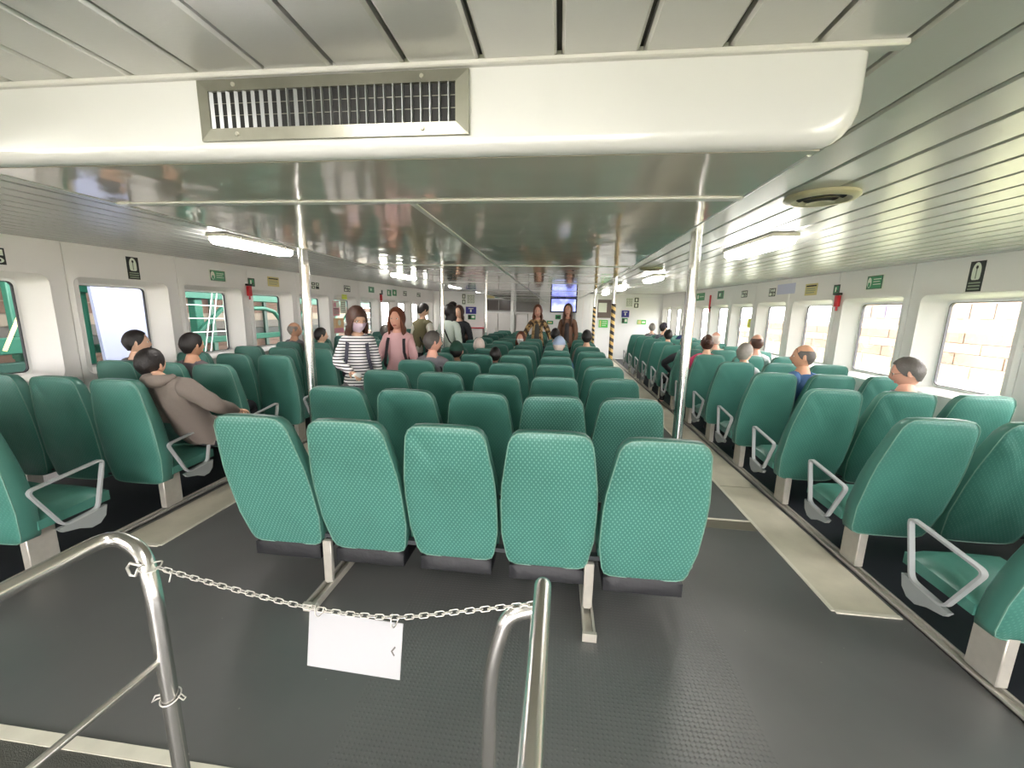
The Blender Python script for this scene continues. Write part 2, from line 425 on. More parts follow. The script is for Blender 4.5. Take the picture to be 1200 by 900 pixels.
# front face with rounded lower edge and rounded lower right corner
pf = []
def duct_section(inset_z, y): 
    pass
rad = .075
outline = [(DX0 + .0, 2.09), (DX0, DZ + rad)]
nseg = 6
cols = []
def sect_pts(shr):
    pts = [(DX0 - .055 + shr, 2.09)]
    for j in range(nseg + 1):
        a = math.radians(180 + 90 * j / nseg); pts.append((DX0 - .055 + shr + rad + rad * math.cos(a), DZ + shr + rad + rad * math.sin(a)))
    for j in range(nseg + 1):
        a = math.radians(270 + 90 * j / nseg); pts.append((DX1 + .055 - shr - rad + rad * math.cos(a), DZ + shr + rad + rad * math.sin(a)))
    pts.append((DX1 + .055 - shr, 2.09)); return pts
loops = []
for j in range(6):
    a = math.radians(90 * j / 5)
    shr = .03 * (1 - math.sin(a)); yy = DY0 + .03 * (1 - math.cos(a))
    loops.append([bm.verts.new((x, yy, z)) for x, z in sect_pts(shr)])
bm.faces.new(loops[0])
for A, B in zip(loops, loops[1:]):
    for j in range(len(A) - 1): bm.faces.new((A[j], A[j + 1], B[j + 1], B[j]))
new_obj('front_panel', bm_mesh(bm, 'front_panel', True, 50), M_DUCTW, duct)
# sides
for x0, x1 in ((DX0, DX0 + .01), (DX1 - .01, DX1)):
    bm = bmesh.new(); add_box(bm, x0, x1, DY0 + .035, YE, DZ + .03, 2.11)
    for v in bm.verts:
        if v.co.z > 2: v.co.z = zc(v.co.y) + .015
    new_obj('side_panel', bm_mesh(bm, 'side'), M_DUCTW, duct)
# underside panels between cover strips
trims = [1.30 + 1.78 * i for i in range(8)]
prev = DY0 + .036
for t in trims + [YE]:
    new_obj('underside_panel', box_mesh('under', DX0, DX1, prev, min(t, YE) - .001, DZ, DZ + .02), M_UNDER, duct); prev = t
for t in trims:
    if t < YE: box('cover_strip', (DX0 + .004, DX1 - .004, t - .016, t + .016, DZ - .005, DZ + .001), M_WHITE, duct, .002, 1)
box('cover_strip', (-.49, -.468, 1.32, YE - .02, DZ - .004, DZ + .001), M_WHITE, duct, .0015, 1)
for x in (DX0 + .006, DX1 - .006):
    tube('edge_bead', [(x, DY0 + .06, DZ + .004), (x, YE - .02, DZ + .004)], .007, M_WHITE, duct, 8)
# angle along the top of the front face
new_obj('top_angle', box_mesh('angle', -3.4, .62, DY0 - .012, DY0 + .012, 2.066, 2.078, .003, 1), M_CEIL, duct)
# grille
gx0, gx1, gz0, gz1, gy = -.825, -.205, 1.938, 2.062, DY0
gr = new_obj('vent_grille', bpy.data.meshes.new('grille_frame'), M_VENT, duct)
bm = bmesh.new(); fw = .024
ix0, ix1, iz0, iz1 = gx0 + fw + .004, gx1 - fw - .004, gz0 + fw, gz1 - fw
ro = [(gx0, gz0), (gx1, gz0), (gx1, gz1), (gx0, gz1)]; ri = [(ix0, iz0), (ix1, iz0), (ix1, iz1), (ix0, iz1)]
L_ = []
for pts, y in ((ro, gy + .002), (ro, gy - .008), (ri, gy - .011), (ri, gy + .001)): L_.append([bm.verts.new((x, y, z)) for x, z in pts])
for a, b in zip(L_, L_[1:]):
    for j in range(4): bm.faces.new((a[j], a[(j + 1) % 4], b[(j + 1) % 4], b[j]))
bmesh.ops.recalc_face_normals(bm, faces=bm.faces); bm.to_mesh(gr.data); bm.free()
box('cavity_shade_plate', (ix0 - .003, ix1 + .003, gy - .0035, gy - .0015, iz0 - .003, iz1 + .003), M_BLACK, gr)  # flat black plate painting in the shade behind the blades
nb = 28
bl = box_mesh('blade', -.0012, .0012, -.0075, .0, iz0, iz1)
bl.materials.append(M_BLADE)
for i in range(nb):
    o = bpy.data.objects.new('grille_blade', bl); C.objects.link(o); o.parent = gr
    o.location = (ix0 + (i + .3) * (ix1 - ix0) / nb, gy - .003, 0); o.rotation_euler.z = math.radians(-52 if i < 9 or i == 10 else -8)
for z in (iz0 + (iz1 - iz0) * .38, iz0 + (iz1 - iz0) * .70):
    box('grille_rod', (ix0, ix1, gy - .0042, gy - .0028, z - .0006, z + .0006), M_VENT, gr)
bm = bmesh.new(); bmesh.ops.create_cone(bm, cap_ends=True, segments=12, radius1=.005, radius2=.004, depth=.003, matrix=Matrix.Rotation(math.radians(90), 4, 'X'))
scr = bm_mesh(bm, 'screw'); scr.materials.append(M_STEEL)
for x, z in ((gx0 + .09, gz0 + .012), (gx1 - .10, gz0 + .012), (gx0 + .09, gz1 - .012), (gx1 - .10, gz1 - .012)):
    o = bpy.data.objects.new('screw', scr); C.objects.link(o); o.parent = gr; o.location = (x, gy - .011, z)

# ------------------------------------------------------------------ poles
def hazard_mat():
    m = mat('black and yellow hazard tape', 'D8A93A', rough=.4); nt, N, L, b = nodes_of(m)
    tc = N.new('ShaderNodeTexCoord'); s = N.new('ShaderNodeSeparateXYZ'); L.new(tc.outputs['Object'], s.inputs[0])
    ang = math_node(nt, 'ARCTAN2', s.outputs[1], s.outputs[0])
    v = math_node(nt, 'ADD', math_node(nt, 'MULTIPLY', s.outputs[2], 2 * math.pi / .11), ang)
    g_ = math_node(nt, 'GREATER_THAN', math_node(nt, 'SINE', v), 0)
    mx = N.new('ShaderNodeMix'); mx.data_type = 'RGBA'; mx.inputs[6].default_value = (*hexc('E6C27A'), 1); mx.inputs[7].default_value = (*hexc('2B2420'), 1)
    L.new(g_, mx.inputs[0]); L.new(mx.outputs[2], b.inputs['Base Color']); return m
M_HAZ = hazard_mat()
for x, y, haz, lb in ((-1.843, 2.81, 0, 'polished steel pole in the left aisle in front of the striped-top woman'), (.855, 2.81, 0, 'tall polished steel pole in the right aisle, nearest on that side'),
                      (-1.843, 6.3, 0, 'steel pole between the standing man in the olive vest and the woman in black'), (.855, 6.6, 1, 'nearer of the two steel poles with black and yellow hazard tape'),
                      (-1.843, 10.2, 0, 'slim steel pole far down the left aisle near the end wall windows'), (.855, 10.1, 1, 'farther of the two steel poles with black and yellow hazard tape')):
    t = thing('grab_pole', lb, 'pole', (x, y, 0))
    top = zc(y) - .001
    tube('pole_tube', [(0, 0, .004), (0, 0, top)], .033, M_POLE, t, 20)
    bm = bmesh.new(); bmesh.ops.create_cone(bm, cap_ends=True, segments=20, radius1=.06, radius2=.058, depth=.012, matrix=Matrix.Translation((0, 0, .007)))
    new_obj('floor_flange', bm_mesh(bm, 'flange', True, 40), M_STEEL, t)
    if haz:
        bm = bmesh.new(); add_tube(bm, [(0, 0, .35), (0, 0, 1.72)], .0345, 20); new_obj('hazard_tape', bm_mesh(bm, 'tape', True, 40), M_HAZ, t)

# ------------------------------------------------------------------ seats
ZT = 1.045
LEAN = .21
def ry(z): return LEAN * max(0, (ZT - z)) / (ZT - .27)
LEFT_LEAN = .075      # the left-hand backs stand more upright
def half_w(z):
    if z < .45: return .205 + (z - .27) / .18 * .028
    if z < .70: return .233
    t = (z - .70) / (ZT - .70); return .233 - .052 * t ** 1.15
def back_outline(n_side=9):
    pts = []; zb = .252
    zs = [.30, .36, .45, .55, .65, .75, .85, .93, .99]
    r = [(half_w(z), z) for z in zs]
    top = [(half_w(1.02) - .012, 1.022), (half_w(1.03) - .034, 1.041), (.10, 1.047), (.04, 1.048), (-.04, 1.048), (-.10, 1.047)]
    pts += [(.12, zb - .004), (.165, zb), (.196, .266)] + r + top
    pts += [(-half_w(1.03) + .034, 1.041), (-half_w(1.02) + .012, 1.022)] + [(-x, z) for x, z in r[::-1]] + [(-.196, .266), (-.165, zb), (-.12, zb - .004), (-.04, zb - .006), (.04, zb - .006)]
    return pts
def backrest_meshes(seed, mm=None, lean=LEAN):
    def ry(z): return lean * max(0, (ZT - z)) / (ZT - .27)
    out = back_outline(); cx_, cz_ = 0, .64
    thick = lambda z: .062 + .035 * min(1, max(0, (ZT - z) / .45))
    bm = bmesh.new()
    def ring(s, yfun, k=0):
        r = []
        for x, z in out:
            X, Z = cx_ + (x - cx_) * s, cz_ + (z - cz_) * s
            nz = noise.noise(Vector((X * 6 + seed * 7.3, Z * 5, seed))) * .009 * (1 if s < .97 else .25)
            # a diagonal pull crease from a top corner
            if seed % 3 != 0:
                sx = 1 if seed % 2 else -1
                dd = (X * sx + .17) * .75 - (1.0 - Z) * .62
                nz += .013 * math.exp(-(dd / .018) ** 2) * math.exp(-((1.0 - Z) / .22) ** 2) * (s < .97)
            r.append(bm.verts.new((X, yfun(Z) + nz, Z)))
        return r
    rear = [ring(.12, lambda z: ry(z) - .016), ring(.3, lambda z: ry(z) - .0155), ring(.48, lambda z: ry(z) - .0145), ring(.64, lambda z: ry(z) - .012), ring(.78, lambda z: ry(z) - .009), ring(.9, lambda z: ry(z) - .004), ring(.975, lambda z: ry(z) + .001), ring(1, lambda z: ry(z) + .008)]
    front = [ring(1, lambda z: ry(z) + thick(z) - .01), ring(.97, lambda z: ry(z) + thick(z)), ring(.85, lambda z: ry(z) + thick(z) + .01), ring(.55, lambda z: ry(z) + thick(z) + .014), ring(.2, lambda z: ry(z) + thick(z) + .014)]
    L = rear + front; n = len(out)
    f = bm.faces.new(L[0]); 
    for i, (A, B) in enumerate(zip(L, L[1:])):
        for j in range(n):
            f = bm.faces.new((A[j], A[(j + 1) % n], B[(j + 1) % n], B[j])); f.material_index = 1 if i == len(rear) - 1 else 0
    bm.faces.new(L[-1][::-1])
    me = bm_mesh(bm, 'backrest', True, 70); me.materials.append(mm or M_SEAT); me.materials.append(M_SEATPLAIN)
    bm = bmesh.new()
    path = [Vector((x * .99, ry(z) + .002, cz_ + (z - cz_) * .99)) for x, z in out]
    add_tube(bm, path, .0032, 5, closed=True); pm = bm_mesh(bm, 'piping', True, 70); pm.materials.append(M_PIPE)
    return me, pm
BACKS = [backrest_meshes(s) for s in range(5)] + [backrest_meshes(s, M_SEATB) for s in range(5, 12)]
BACKS_LEFT = [backrest_meshes(s, M_SEATB, LEFT_LEAN) for s in range(12, 19)]
def rounded_block(x0, x1, y0, y1, zf, rx=.04, crown=.012, puff=.006):
    """cushion: zf(y) -> (z bottom, z top)"""
    bm = bmesh.new(); nx, ny = 9, 9
    def prm(t, a, b): return a + (b - a) * t
    top, bot = [], []
    for j in range(ny + 1):
        v = j / ny; rowt, rowb = [], []
        for i in range(nx + 1):
            u = i / nx; x = prm(u, x0, x1); y = prm(v, y0, y1)
            e = min(u, 1 - u) * (x1 - x0); q = min(v, 1 - v) * (y1 - y0)
            ed = min(1, e / rx) * min(1, q / rx); ed = math.sin(ed * math.pi / 2)
            zb, zt = zf(y); mid = (zb + zt) / 2
            rowt.append(bm.verts.new((x, y, mid + (zt - mid) * (.45 + .55 * ed) + crown * math.sin(math.pi * u) * math.sin(math.pi * v))))
            rowb.append(bm.verts.new((x, y, mid - (mid - zb) * (.6 + .4 * ed))))
        top.append(rowt); bot.append(rowb)
    for j in range(ny):
        for i in range(nx):
            bm.faces.new((top[j][i], top[j][i + 1], top[j + 1][i + 1], top[j + 1][i])); bm.faces.new((bot[j][i], bot[j + 1][i], bot[j + 1][i + 1], bot[j][i + 1]))
    for j in range(ny):
        bm.faces.new((top[j][0], top[j + 1][0], bot[j + 1][0], bot[j][0])); bm.faces.new((top[j][nx], bot[j][nx], bot[j + 1][nx], top[j + 1][nx]))
    for i in range(nx):
        bm.faces.new((top[0][i], bot[0][i], bot[0][i + 1], top[0][i + 1])); bm.faces.new((top[ny][i], top[ny][i + 1], bot[ny][i + 1], bot[ny][i]))
    return bm
bm = rounded_block(-.222, .222, .285, .65, lambda y: (.286 + .02 * (y - .2), .388 + .07 * (y - .285)), rx=.028, crown=.02)
CUSH = bm_mesh(bm, 'cushion', True, 50); CUSH.materials.append(M_CUSH)
bm = rounded_block(-.195, .195, .21, .52, lambda y: (.145, .284), rx=.02, crown=0)
POUCH = bm_mesh(bm, 'pouch', True, 50); POUCH.materials.append(M_POUCH)
# armrest: a flat bar bent to a leaning loop, with its bracket
def arm_mesh():
    bm = bmesh.new()
    path = round_path([(0, .245, .535), (0, .625, .585), (0, .555, .285), (0, .375, .268)], .035, 5, closed=True)
    add_flat_loop(bm, path, (.027, 0, 0), .0115)
    me = bm_mesh(bm, 'armrest', True, 40); me.materials.append(M_ARM); return me
ARM = arm_mesh()
def bracket_mesh():
    bm = bmesh.new(); pts = [(.34, .265), (.60, .29), (.585, .225), (.55, .19), (.50, .185), (.44, .215), (.36, .235)]
    a = [bm.verts.new((-.012, y, z)) for y, z in pts]; b = [bm.verts.new((.012, y, z)) for y, z in pts]
    bm.faces.new(a); bm.faces.new(b[::-1])
    for i in range(len(pts)): bm.faces.new((a[i], a[(i + 1) % len(pts)], b[(i + 1) % len(pts)], b[i]))
    me = bm_mesh(bm, 'bracket'); me.materials.append(M_BRK); return me
BRK = bracket_mesh()
ORD = ['first', 'second', 'third', 'fourth', 'fifth', 'sixth', 'seventh', 'eighth', 'ninth', 'tenth', 'eleventh', 'twelfth', 'thirteenth', 'fourteenth']
def part(name, me, parent, loc=(0, 0, 0)):
    o = bpy.data.objects.new(name, me); C.objects.link(o); o.parent = parent; o.location = loc; return o
def make_seat(x, y, label, group, arms=(), variant=0, dotted=False, oy=0, pouch=True):
    t = thing('ferry_seat', label, 'seat', (x, y, 0), 0, group)
    bme, pme = BACKS_LEFT[variant % 7] if oy else BACKS[variant % 5] if dotted else BACKS[5 + variant % 7]
    b = part('backrest', bme, t); part('piping', pme, b)
    part('seat_cushion', CUSH, t, (0, oy, 0))
    if pouch: part('underseat_pouch', POUCH, t, (0, oy, 0))
    for sx in arms:
        a = part('armrest', ARM, t, (sx * (.27 if pouch else .248), oy, .0 if not oy else .02)); part('bracket', BRK, a)
    return t
def leg_post(x, y0, w, d, h0, h1, name='leg', parent=None):
    return box(name, (x - w / 2, x + w / 2, y0, y0 + d, h0, h1), M_STEEL, parent, .004, 1)
CX = [-1.474, -.987, -.5, -.013, .474]
NC, NR, NL = 13, 12, 12
colname = ['leftmost', 'second from left', 'middle', 'second from right', 'rightmost']
for n in range(NC):
    y = 1.71 + .775 * n
    for i, x in enumerate(CX):
        jy = random.uniform(-.012, .012) if n else (.0, .0, .0, -.01, -.04)[i]
        rowt = 'nearest row' if n == 0 else '%s row from the camera' % ORD[n]
        make_seat(x, y + jy, 'green seat, %s in centre block, %s' % (colname[i], rowt), 'green seats of the centre block', (-1,) if i == 0 else (1,) if i == 4 else (), (n * 2 + i * 3 + (i > 2)) % 5 if n < 2 else n * 3 + i * 5, n == 0 or (n == 1 and i > 2))
    f = thing('seat_frame', 'steel beam and legs under centre seats, %s row from the camera' % ORD[n], 'seat frame', (-.5, y, 0), 0, 'frames under the centre seats')
    box('beam', (-1.15, 1.15, .27, .32, .292, .312) if 0 else (-1.15, 1.15, .235, .275, .292, .315), M_BEAM, f)
    for sx in (-.735, .71):
        leg_post(sx, .20, .05, .028, .03, .292, 'leg', f)
        bm = bmesh.new(); add_box(bm, sx - .03, sx - .018, .025, .62, .002, .042); add_box(bm, sx + .018, sx + .03, .025, .62, .002, .042); add_box(bm, sx - .018, sx + .018, .025, .62, .002, .016); add_box(bm, sx - .034, sx + .034, .012, .03, .002, .046)
        new_obj('floor_channel', bm_mesh(bm, 'channel'), M_STEEL, f)
scol = {'right': ['aisle', 'middle', 'window'], 'left': ['aisle', 'middle', 'window']}
for side, xs, y0, pitch, N_, s, lx in (('right', [2.065, 2.562, 3.06], 1.47, .84, NR, 1, 1.94), ('left', [-3.065, -3.56, -4.055], 1.61, .805, NL, -1, -2.955)):
    for n in range(N_):
        y = y0 + pitch * n
        rowt = 'nearest row' if n == 0 else '%s row from the camera' % ORD[n]; OY = -.14 if s < 0 else 0
        for i, x in enumerate(xs):
            arms = (-s,) if i == 0 else (s,) if (i == 2 and side == 'right' and 0) else ()
            make_seat(x, y + random.uniform(-.012, .012), 'green %s seat in %s-hand block, %s' % (scol[side][i], side, rowt), 'green seats of the %s-hand block' % side, arms, n * 3 + i * 2 + (s > 0), oy=OY, pouch=False)
        f = thing('seat_frame', 'steel beam and legs under %s-hand seats, %s row from the camera' % (side, ORD[n]), 'seat frame', (xs[1], y, 0), 0, 'frames under the %s-hand seats' % side)
        box('beam', (-.68, .68, .235 + OY, .275 + OY, .286, .30), M_BEAM, f)
        leg_post(lx + s * .008 - xs[1], .222 + OY * .62, .05, .14, .023, .286, 'leg', f)
        leg_post(s * .62, .222 + OY * .62, .05, .10, .001, .286, 'leg', f)
# ------------------------------------------------------------------ handrails, chain, sign
hr = thing('handrail', 'stainless tube handrail at the left front corner holding the chain', 'handrail', (-1.0, .6, 0))
def rel(p, o): return [(x - o[0], y - o[1], z - o[2]) for x, y, z in p]
O_ = (-1.0, .6, 0)
pth = round_path([(-1.02, -.9, 1.005), (-1.07, .3, 1.0), (-1.088, .80, 1.0), (-.975, .775, .985), (-.932, .75, .90), (-.930, .75, .004)], .07, 7)
tube('top_tube', rel(pth, O_), .0175, M_CHROME, hr, 18)
tube('lower_tube', rel([(-.932, .747, .712), (-.945, .50, .712), (-.97, -.1, .712), (-1.0, -.9, .712)], O_), .0085, M_CHROME, hr, 12)
bm = bmesh.new(); bmesh.ops.create_cone(bm, cap_ends=True, segments=20, radius1=.04, radius2=.038, depth=.008, matrix=Matrix.Translation((.07, .15, .005)))
new_obj('floor_flange', bm_mesh(bm, 'flange', True, 40), M_STEEL, hr)
tube('rear_post', rel([(-1.02, -.9, 1.005), (-1.02, -.9, .004)], O_), .0175, M_CHROME, hr, 14)
hl = thing('handrail', 'stainless tube handrail in the middle foreground with a bent second tube', 'handrail', (0, .6, 0))
O2 = (0, .6, 0)
pth = round_path([(-.020, -.9, 1.0), (-.014, .3, 1.0), (-.010, .775, 1.0), (-.016, .79, .93), (-.022, .775, .905)], .025, 5)
tube('top_tube', rel(pth, O2), .0182, M_CHROME, hl, 18)
pth = round_path([(-.018, .775, .935), (-.085, .76, .925), (-.118, .75, .80), (-.124, .75, .004)], .06, 7)
tube('post_tube', rel(pth, O2), .0165, M_CHROME, hl, 18)
tube('rear_post', rel([(-.02, -.9, 1.0), (-.02, -.9, .004)], O2), .0175, M_CHROME, hl, 14)
bm = bmesh.new(); bmesh.ops.create_cone(bm, cap_ends=True, segments=20, radius1=.04, radius2=.038, depth=.008, matrix=Matrix.Translation((-.124, .15, .005)))
new_obj('floor_flange', bm_mesh(bm, 'flange', True, 40), M_STEEL, hl)

bm = bmesh.new()
lp = []
for j in range(16):
    a = 2 * math.pi * j / 16; lp.append((.0062 * math.copysign(1, math.cos(a)) + .0052 * math.cos(a), .0052 * math.sin(a), 0))
add_tube(bm, lp, .0013, 6, closed=True); LINK = bm_mesh(bm, 'link', True, 80); LINK.materials.append(M_CHAIN)
chain = thing('chain', 'thin steel chain slung between the two handrails, carrying a white plate', 'chain', (-.5, .75, .9))
def chain_pt(t):
    P = [(-.905, .745, .966), (-.80, .745, .945), (-.66, .747, .918), (-.545, .75, .899), (-.43, .75, .893), (-.32, .75, .899), (-.18, .755, .926), (-.028, .76, .957)]
    f = t * (len(P) - 1); i = min(int(f), len(P) - 2); u = f - i
    g_ = lambda k: Vector(P[max(0, min(len(P) - 1, k))])
    p0, p1, p2, p3 = g_(i - 1), g_(i), g_(i + 1), g_(i + 2)
    return .5 * ((2 * p1) + (p2 - p0) * u + (2 * p0 - 5 * p1 + 4 * p2 - p3) * u * u + (3 * p1 - p0 - 3 * p2 + p3) * u ** 3)
samples = [chain_pt(i / 600) for i in range(601)]
acc = [0]
for a, b in zip(samples, samples[1:]): acc.append(acc[-1] + (b - a).length)
step = .0172; nl = int(acc[-1] / step)
for i in range(nl + 1):
    d = (i + .5) * step; k = min(range(601), key=lambda q: abs(acc[q] - d)); k = min(max(k, 1), 599)
    t = (samples[k + 1] - samples[k - 1]).normalized()
    o = bpy.data.objects.new('link', LINK); C.objects.link(o); o.parent = chain
    up = Vector((0, .35, .94)); side_ = t.cross(up).normalized(); up = side_.cross(t)
    ang = 0 if i % 2 else math.pi / 2
    R_ = Matrix((t, up * math.cos(ang) + side_ * math.sin(ang), side_ * math.cos(ang) - up * math.sin(ang))).transposed()
    o.matrix_local = Matrix.Translation(samples[k] - Vector((-.5, .75, .9))) @ R_.to_4x4()
def wire_loop(name, pts, r, parent): return tube(name, pts, r, M_CHAIN, parent, 7)
# shackle and knots where the chain meets the posts
cl = thing('chain_clip', 'small steel clip tying the chain to the left handrail post', 'clip', (-.93, .75, .962))
wire_loop('collar_ring', [(.0215 * math.cos(a), .0215 * math.sin(a), .003 * math.sin(2 * a)) for a in [2 * math.pi * j / 20 for j in range(21)]], .0018, cl)
wire_loop('snap_hook', [(-.024, -.004, .004), (-.04, -.01, .012), (-.048, -.012, 0), (-.045, -.01, -.02), (-.034, -.008, -.022), (-.028, -.004, -.004)], .0032, cl)
wire_loop('hanging_tail', [(.03, 0, -.004), (.052, .0, -.014), (.046, -.002, -.034)], .0018, cl)
c2 = thing('wire_tie', 'twisted wire tie lower down on the left handrail post', 'wire', (-.93, .75, .60))
wire_loop('collar_ring', [(.0215 * math.cos(a), .0215 * math.sin(a), .006 * math.sin(a)) for a in [2 * math.pi * j / 20 for j in range(21)]], .0016, c2)
wire_loop('wire_end', [(.022, 0, .004), (.036, -.004, .018), (.05, -.006, .012), (.04, -.004, 0), (.024, 0, .002)], .0016, c2)
wire_loop('wire_end', [(-.022, -.002, -.002), (-.034, -.006, -.006), (-.045, -.008, -.014), (-.036, -.006, .004), (-.022, 0, .004)], .0022, c2)
sg = thing('sign_plate', 'blank white plate hanging from the chain by two rings', 'sign', (-.434, .752, .813), math.radians(0))
plate = box('plate', (-.112, .112, -.0015, .0015, -.068, .066), M_PLATE, sg, .001, 1)
plate.rotation_euler = (math.radians(-7), math.radians(2.2), 0)
for x in (-.09, .088):
    wire_loop('ring', [(x + .001 * j, .011 * math.cos(a), .076 + .014 * math.sin(a) - x * .038) for j, a in enumerate([2 * math.pi * j / 14 for j in range(15)])], .0014, sg)
mk = box('dark_mark', (-.0018, .0018, -.0004, .0004, -.007, .007), mat('grey mark', '5C5A54', rough=.7), plate); mk.location = (.093, -.0019, .0035); mk.rotation_euler.y = .6
mk2 = box('dark_mark', (-.0015, .0015, -.0004, .0004, -.006, .006), MATS['grey mark'], plate); mk2.location = (.0925, -.0019, -.0065); mk2.rotation_euler.y = -.6

# ------------------------------------------------------------------ ceiling lamps and round vents
M_DIFF = mat('lit lamp diffuser', 'FFFBF6', rough=.4, emit=LAMP)
M_LBODY = mat('cream lamp housing', 'CFCBBC', rough=.35)
def lamp_meshes():
    bm = bmesh.new(); L_ = .80; W_ = .165
    add_box(bm, -W_ / 2, W_ / 2, -L_ / 2, L_ / 2, -.028, -.002, .008, 2); a = bm_mesh(bm, 'housing', True, 40); a.materials.append(M_LBODY)
    bm = bmesh.new(); r = bmesh.ops.create_cube(bm, size=1)
    for v in r['verts']:
        k = .86 if v.co.z < 0 else 1.0; v.co = Vector((v.co.x * (W_ - .012) * k, v.co.y * (L_ - .012) * (.96 if v.co.z < 0 else 1), -.054 + v.co.z * .050))
    bmesh.ops.bevel(bm, geom=list(bm.edges), offset=.012, segments=2, affect='EDGES'); b = bm_mesh(bm, 'diffuser', True, 50); b.materials.append(M_DIFF)
    bm = bmesh.new(); add_box(bm, -.012, .012, -.008, .008, -.05, -.0, .002, 1); c = bm_mesh(bm, 'clip'); c.materials.append(M_STEEL)
    return a, b, c
LH, LD, LC = lamp_meshes()
def lamp(x, y, label):
    t = thing('ceiling_lamp', label, 'lamp', (x, y, zc(y) - .001), 0, 'lit ceiling lamps'); t.rotation_euler.x = ZCS
    part('housing', LH, t); part('diffuser', LD, t)
    for yy in (-.25, .25): part('clip', LC, t, (.08, yy, 0))
ln = ['nearest', 'second nearest', 'third nearest', 'farthest']
for i, y in enumerate((3.22, 6.5, 9.8, 12.9)):
    lamp(1.40, y, 'lit oblong ceiling lamp over the right-hand seats, %s of the row' % ln[i])
    lamp(-2.53, y, 'lit oblong ceiling lamp over the left-hand seats, %s of the row' % ln[i])
for y in (-.3, -2.9):  # unseen lamps carrying on the rows, added to light the near end
    lamp(1.40, y, 'added lit oblong ceiling lamp, unseen behind the camera on the right, at %s' % ('the back' if y < -1 else 'the front')); lamp(-2.53, y, 'added lit oblong ceiling lamp, unseen behind the camera on the left, at %s' % ('the back' if y < -1 else 'the front'))
lamp(-.545, .175, 'lit oblong lamp on the ceiling planks above the grille, just peeking into view')
M_VR = mat('aged cream vent ring', 'CFC8AA', rough=.4, var=.1)
def vent(x, y, label):
    t = thing('round_ceiling_vent', label, 'vent', (x, y, zc(y) - .001), 0, 'round ceiling vents'); t.rotation_euler.x = ZCS
    bm = bmesh.new(); N_ = 28
    pr = [(.135, 0), (.137, -.012), (.125, -.022), (.108, -.022), (.104, -.014)]
    rg = [[bm.verts.new((r * math.cos(2 * math.pi * j / N_), r * math.sin(2 * math.pi * j / N_), z)) for j in range(N_)] for r, z in pr]
    for a, b in zip(rg, rg[1:]):
        for j in range(N_): bm.faces.new((a[j], a[(j + 1) % N_], b[(j + 1) % N_], b[j]))
    new_obj('vent_ring', bm_mesh(bm, 'ring', True, 40), M_VR, t)
    for r1, r0, z in ((.104, .088, -.02), (.080, .062, -.026), (.053, .0, -.032)):
        bm = bmesh.new(); A = [bm.verts.new((r1 * math.cos(2 * math.pi * j / N_), r1 * math.sin(2 * math.pi * j / N_), z)) for j in range(N_)]
        B = [bm.verts.new((max(r0, .001) * math.cos(2 * math.pi * j / N_), max(r0, .001) * math.sin(2 * math.pi * j / N_), z + .010)) for j in range(N_)]
        for j in range(N_): bm.faces.new((A[j], A[(j + 1) % N_], B[(j + 1) % N_], B[j]))
        new_obj('vent_cone', bm_mesh(bm, 'cone', True, 60), M_VR, t)
    bm = bmesh.new(); bmesh.ops.create_cone(bm, cap_ends=True, segments=24, radius1=.1, radius2=.1, depth=.002, matrix=Matrix.Translation((0, 0, -.006)))
    new_obj('dark_throat', bm_mesh(bm, 'throat'), M_BLACK, t)
for y, l in ((1.98, 'nearest'), (5.23, 'second nearest'), (8.5, 'third nearest')):
    vent(1.10, y, 'round cream ceiling vent beside the duct on the right, %s' % l)
vent(-2.20, 5.23, 'round cream ceiling vent beside the duct on the left, nearer one')
vent(-2.20, 8.5, 'round cream ceiling vent beside the duct on the left, farther one')

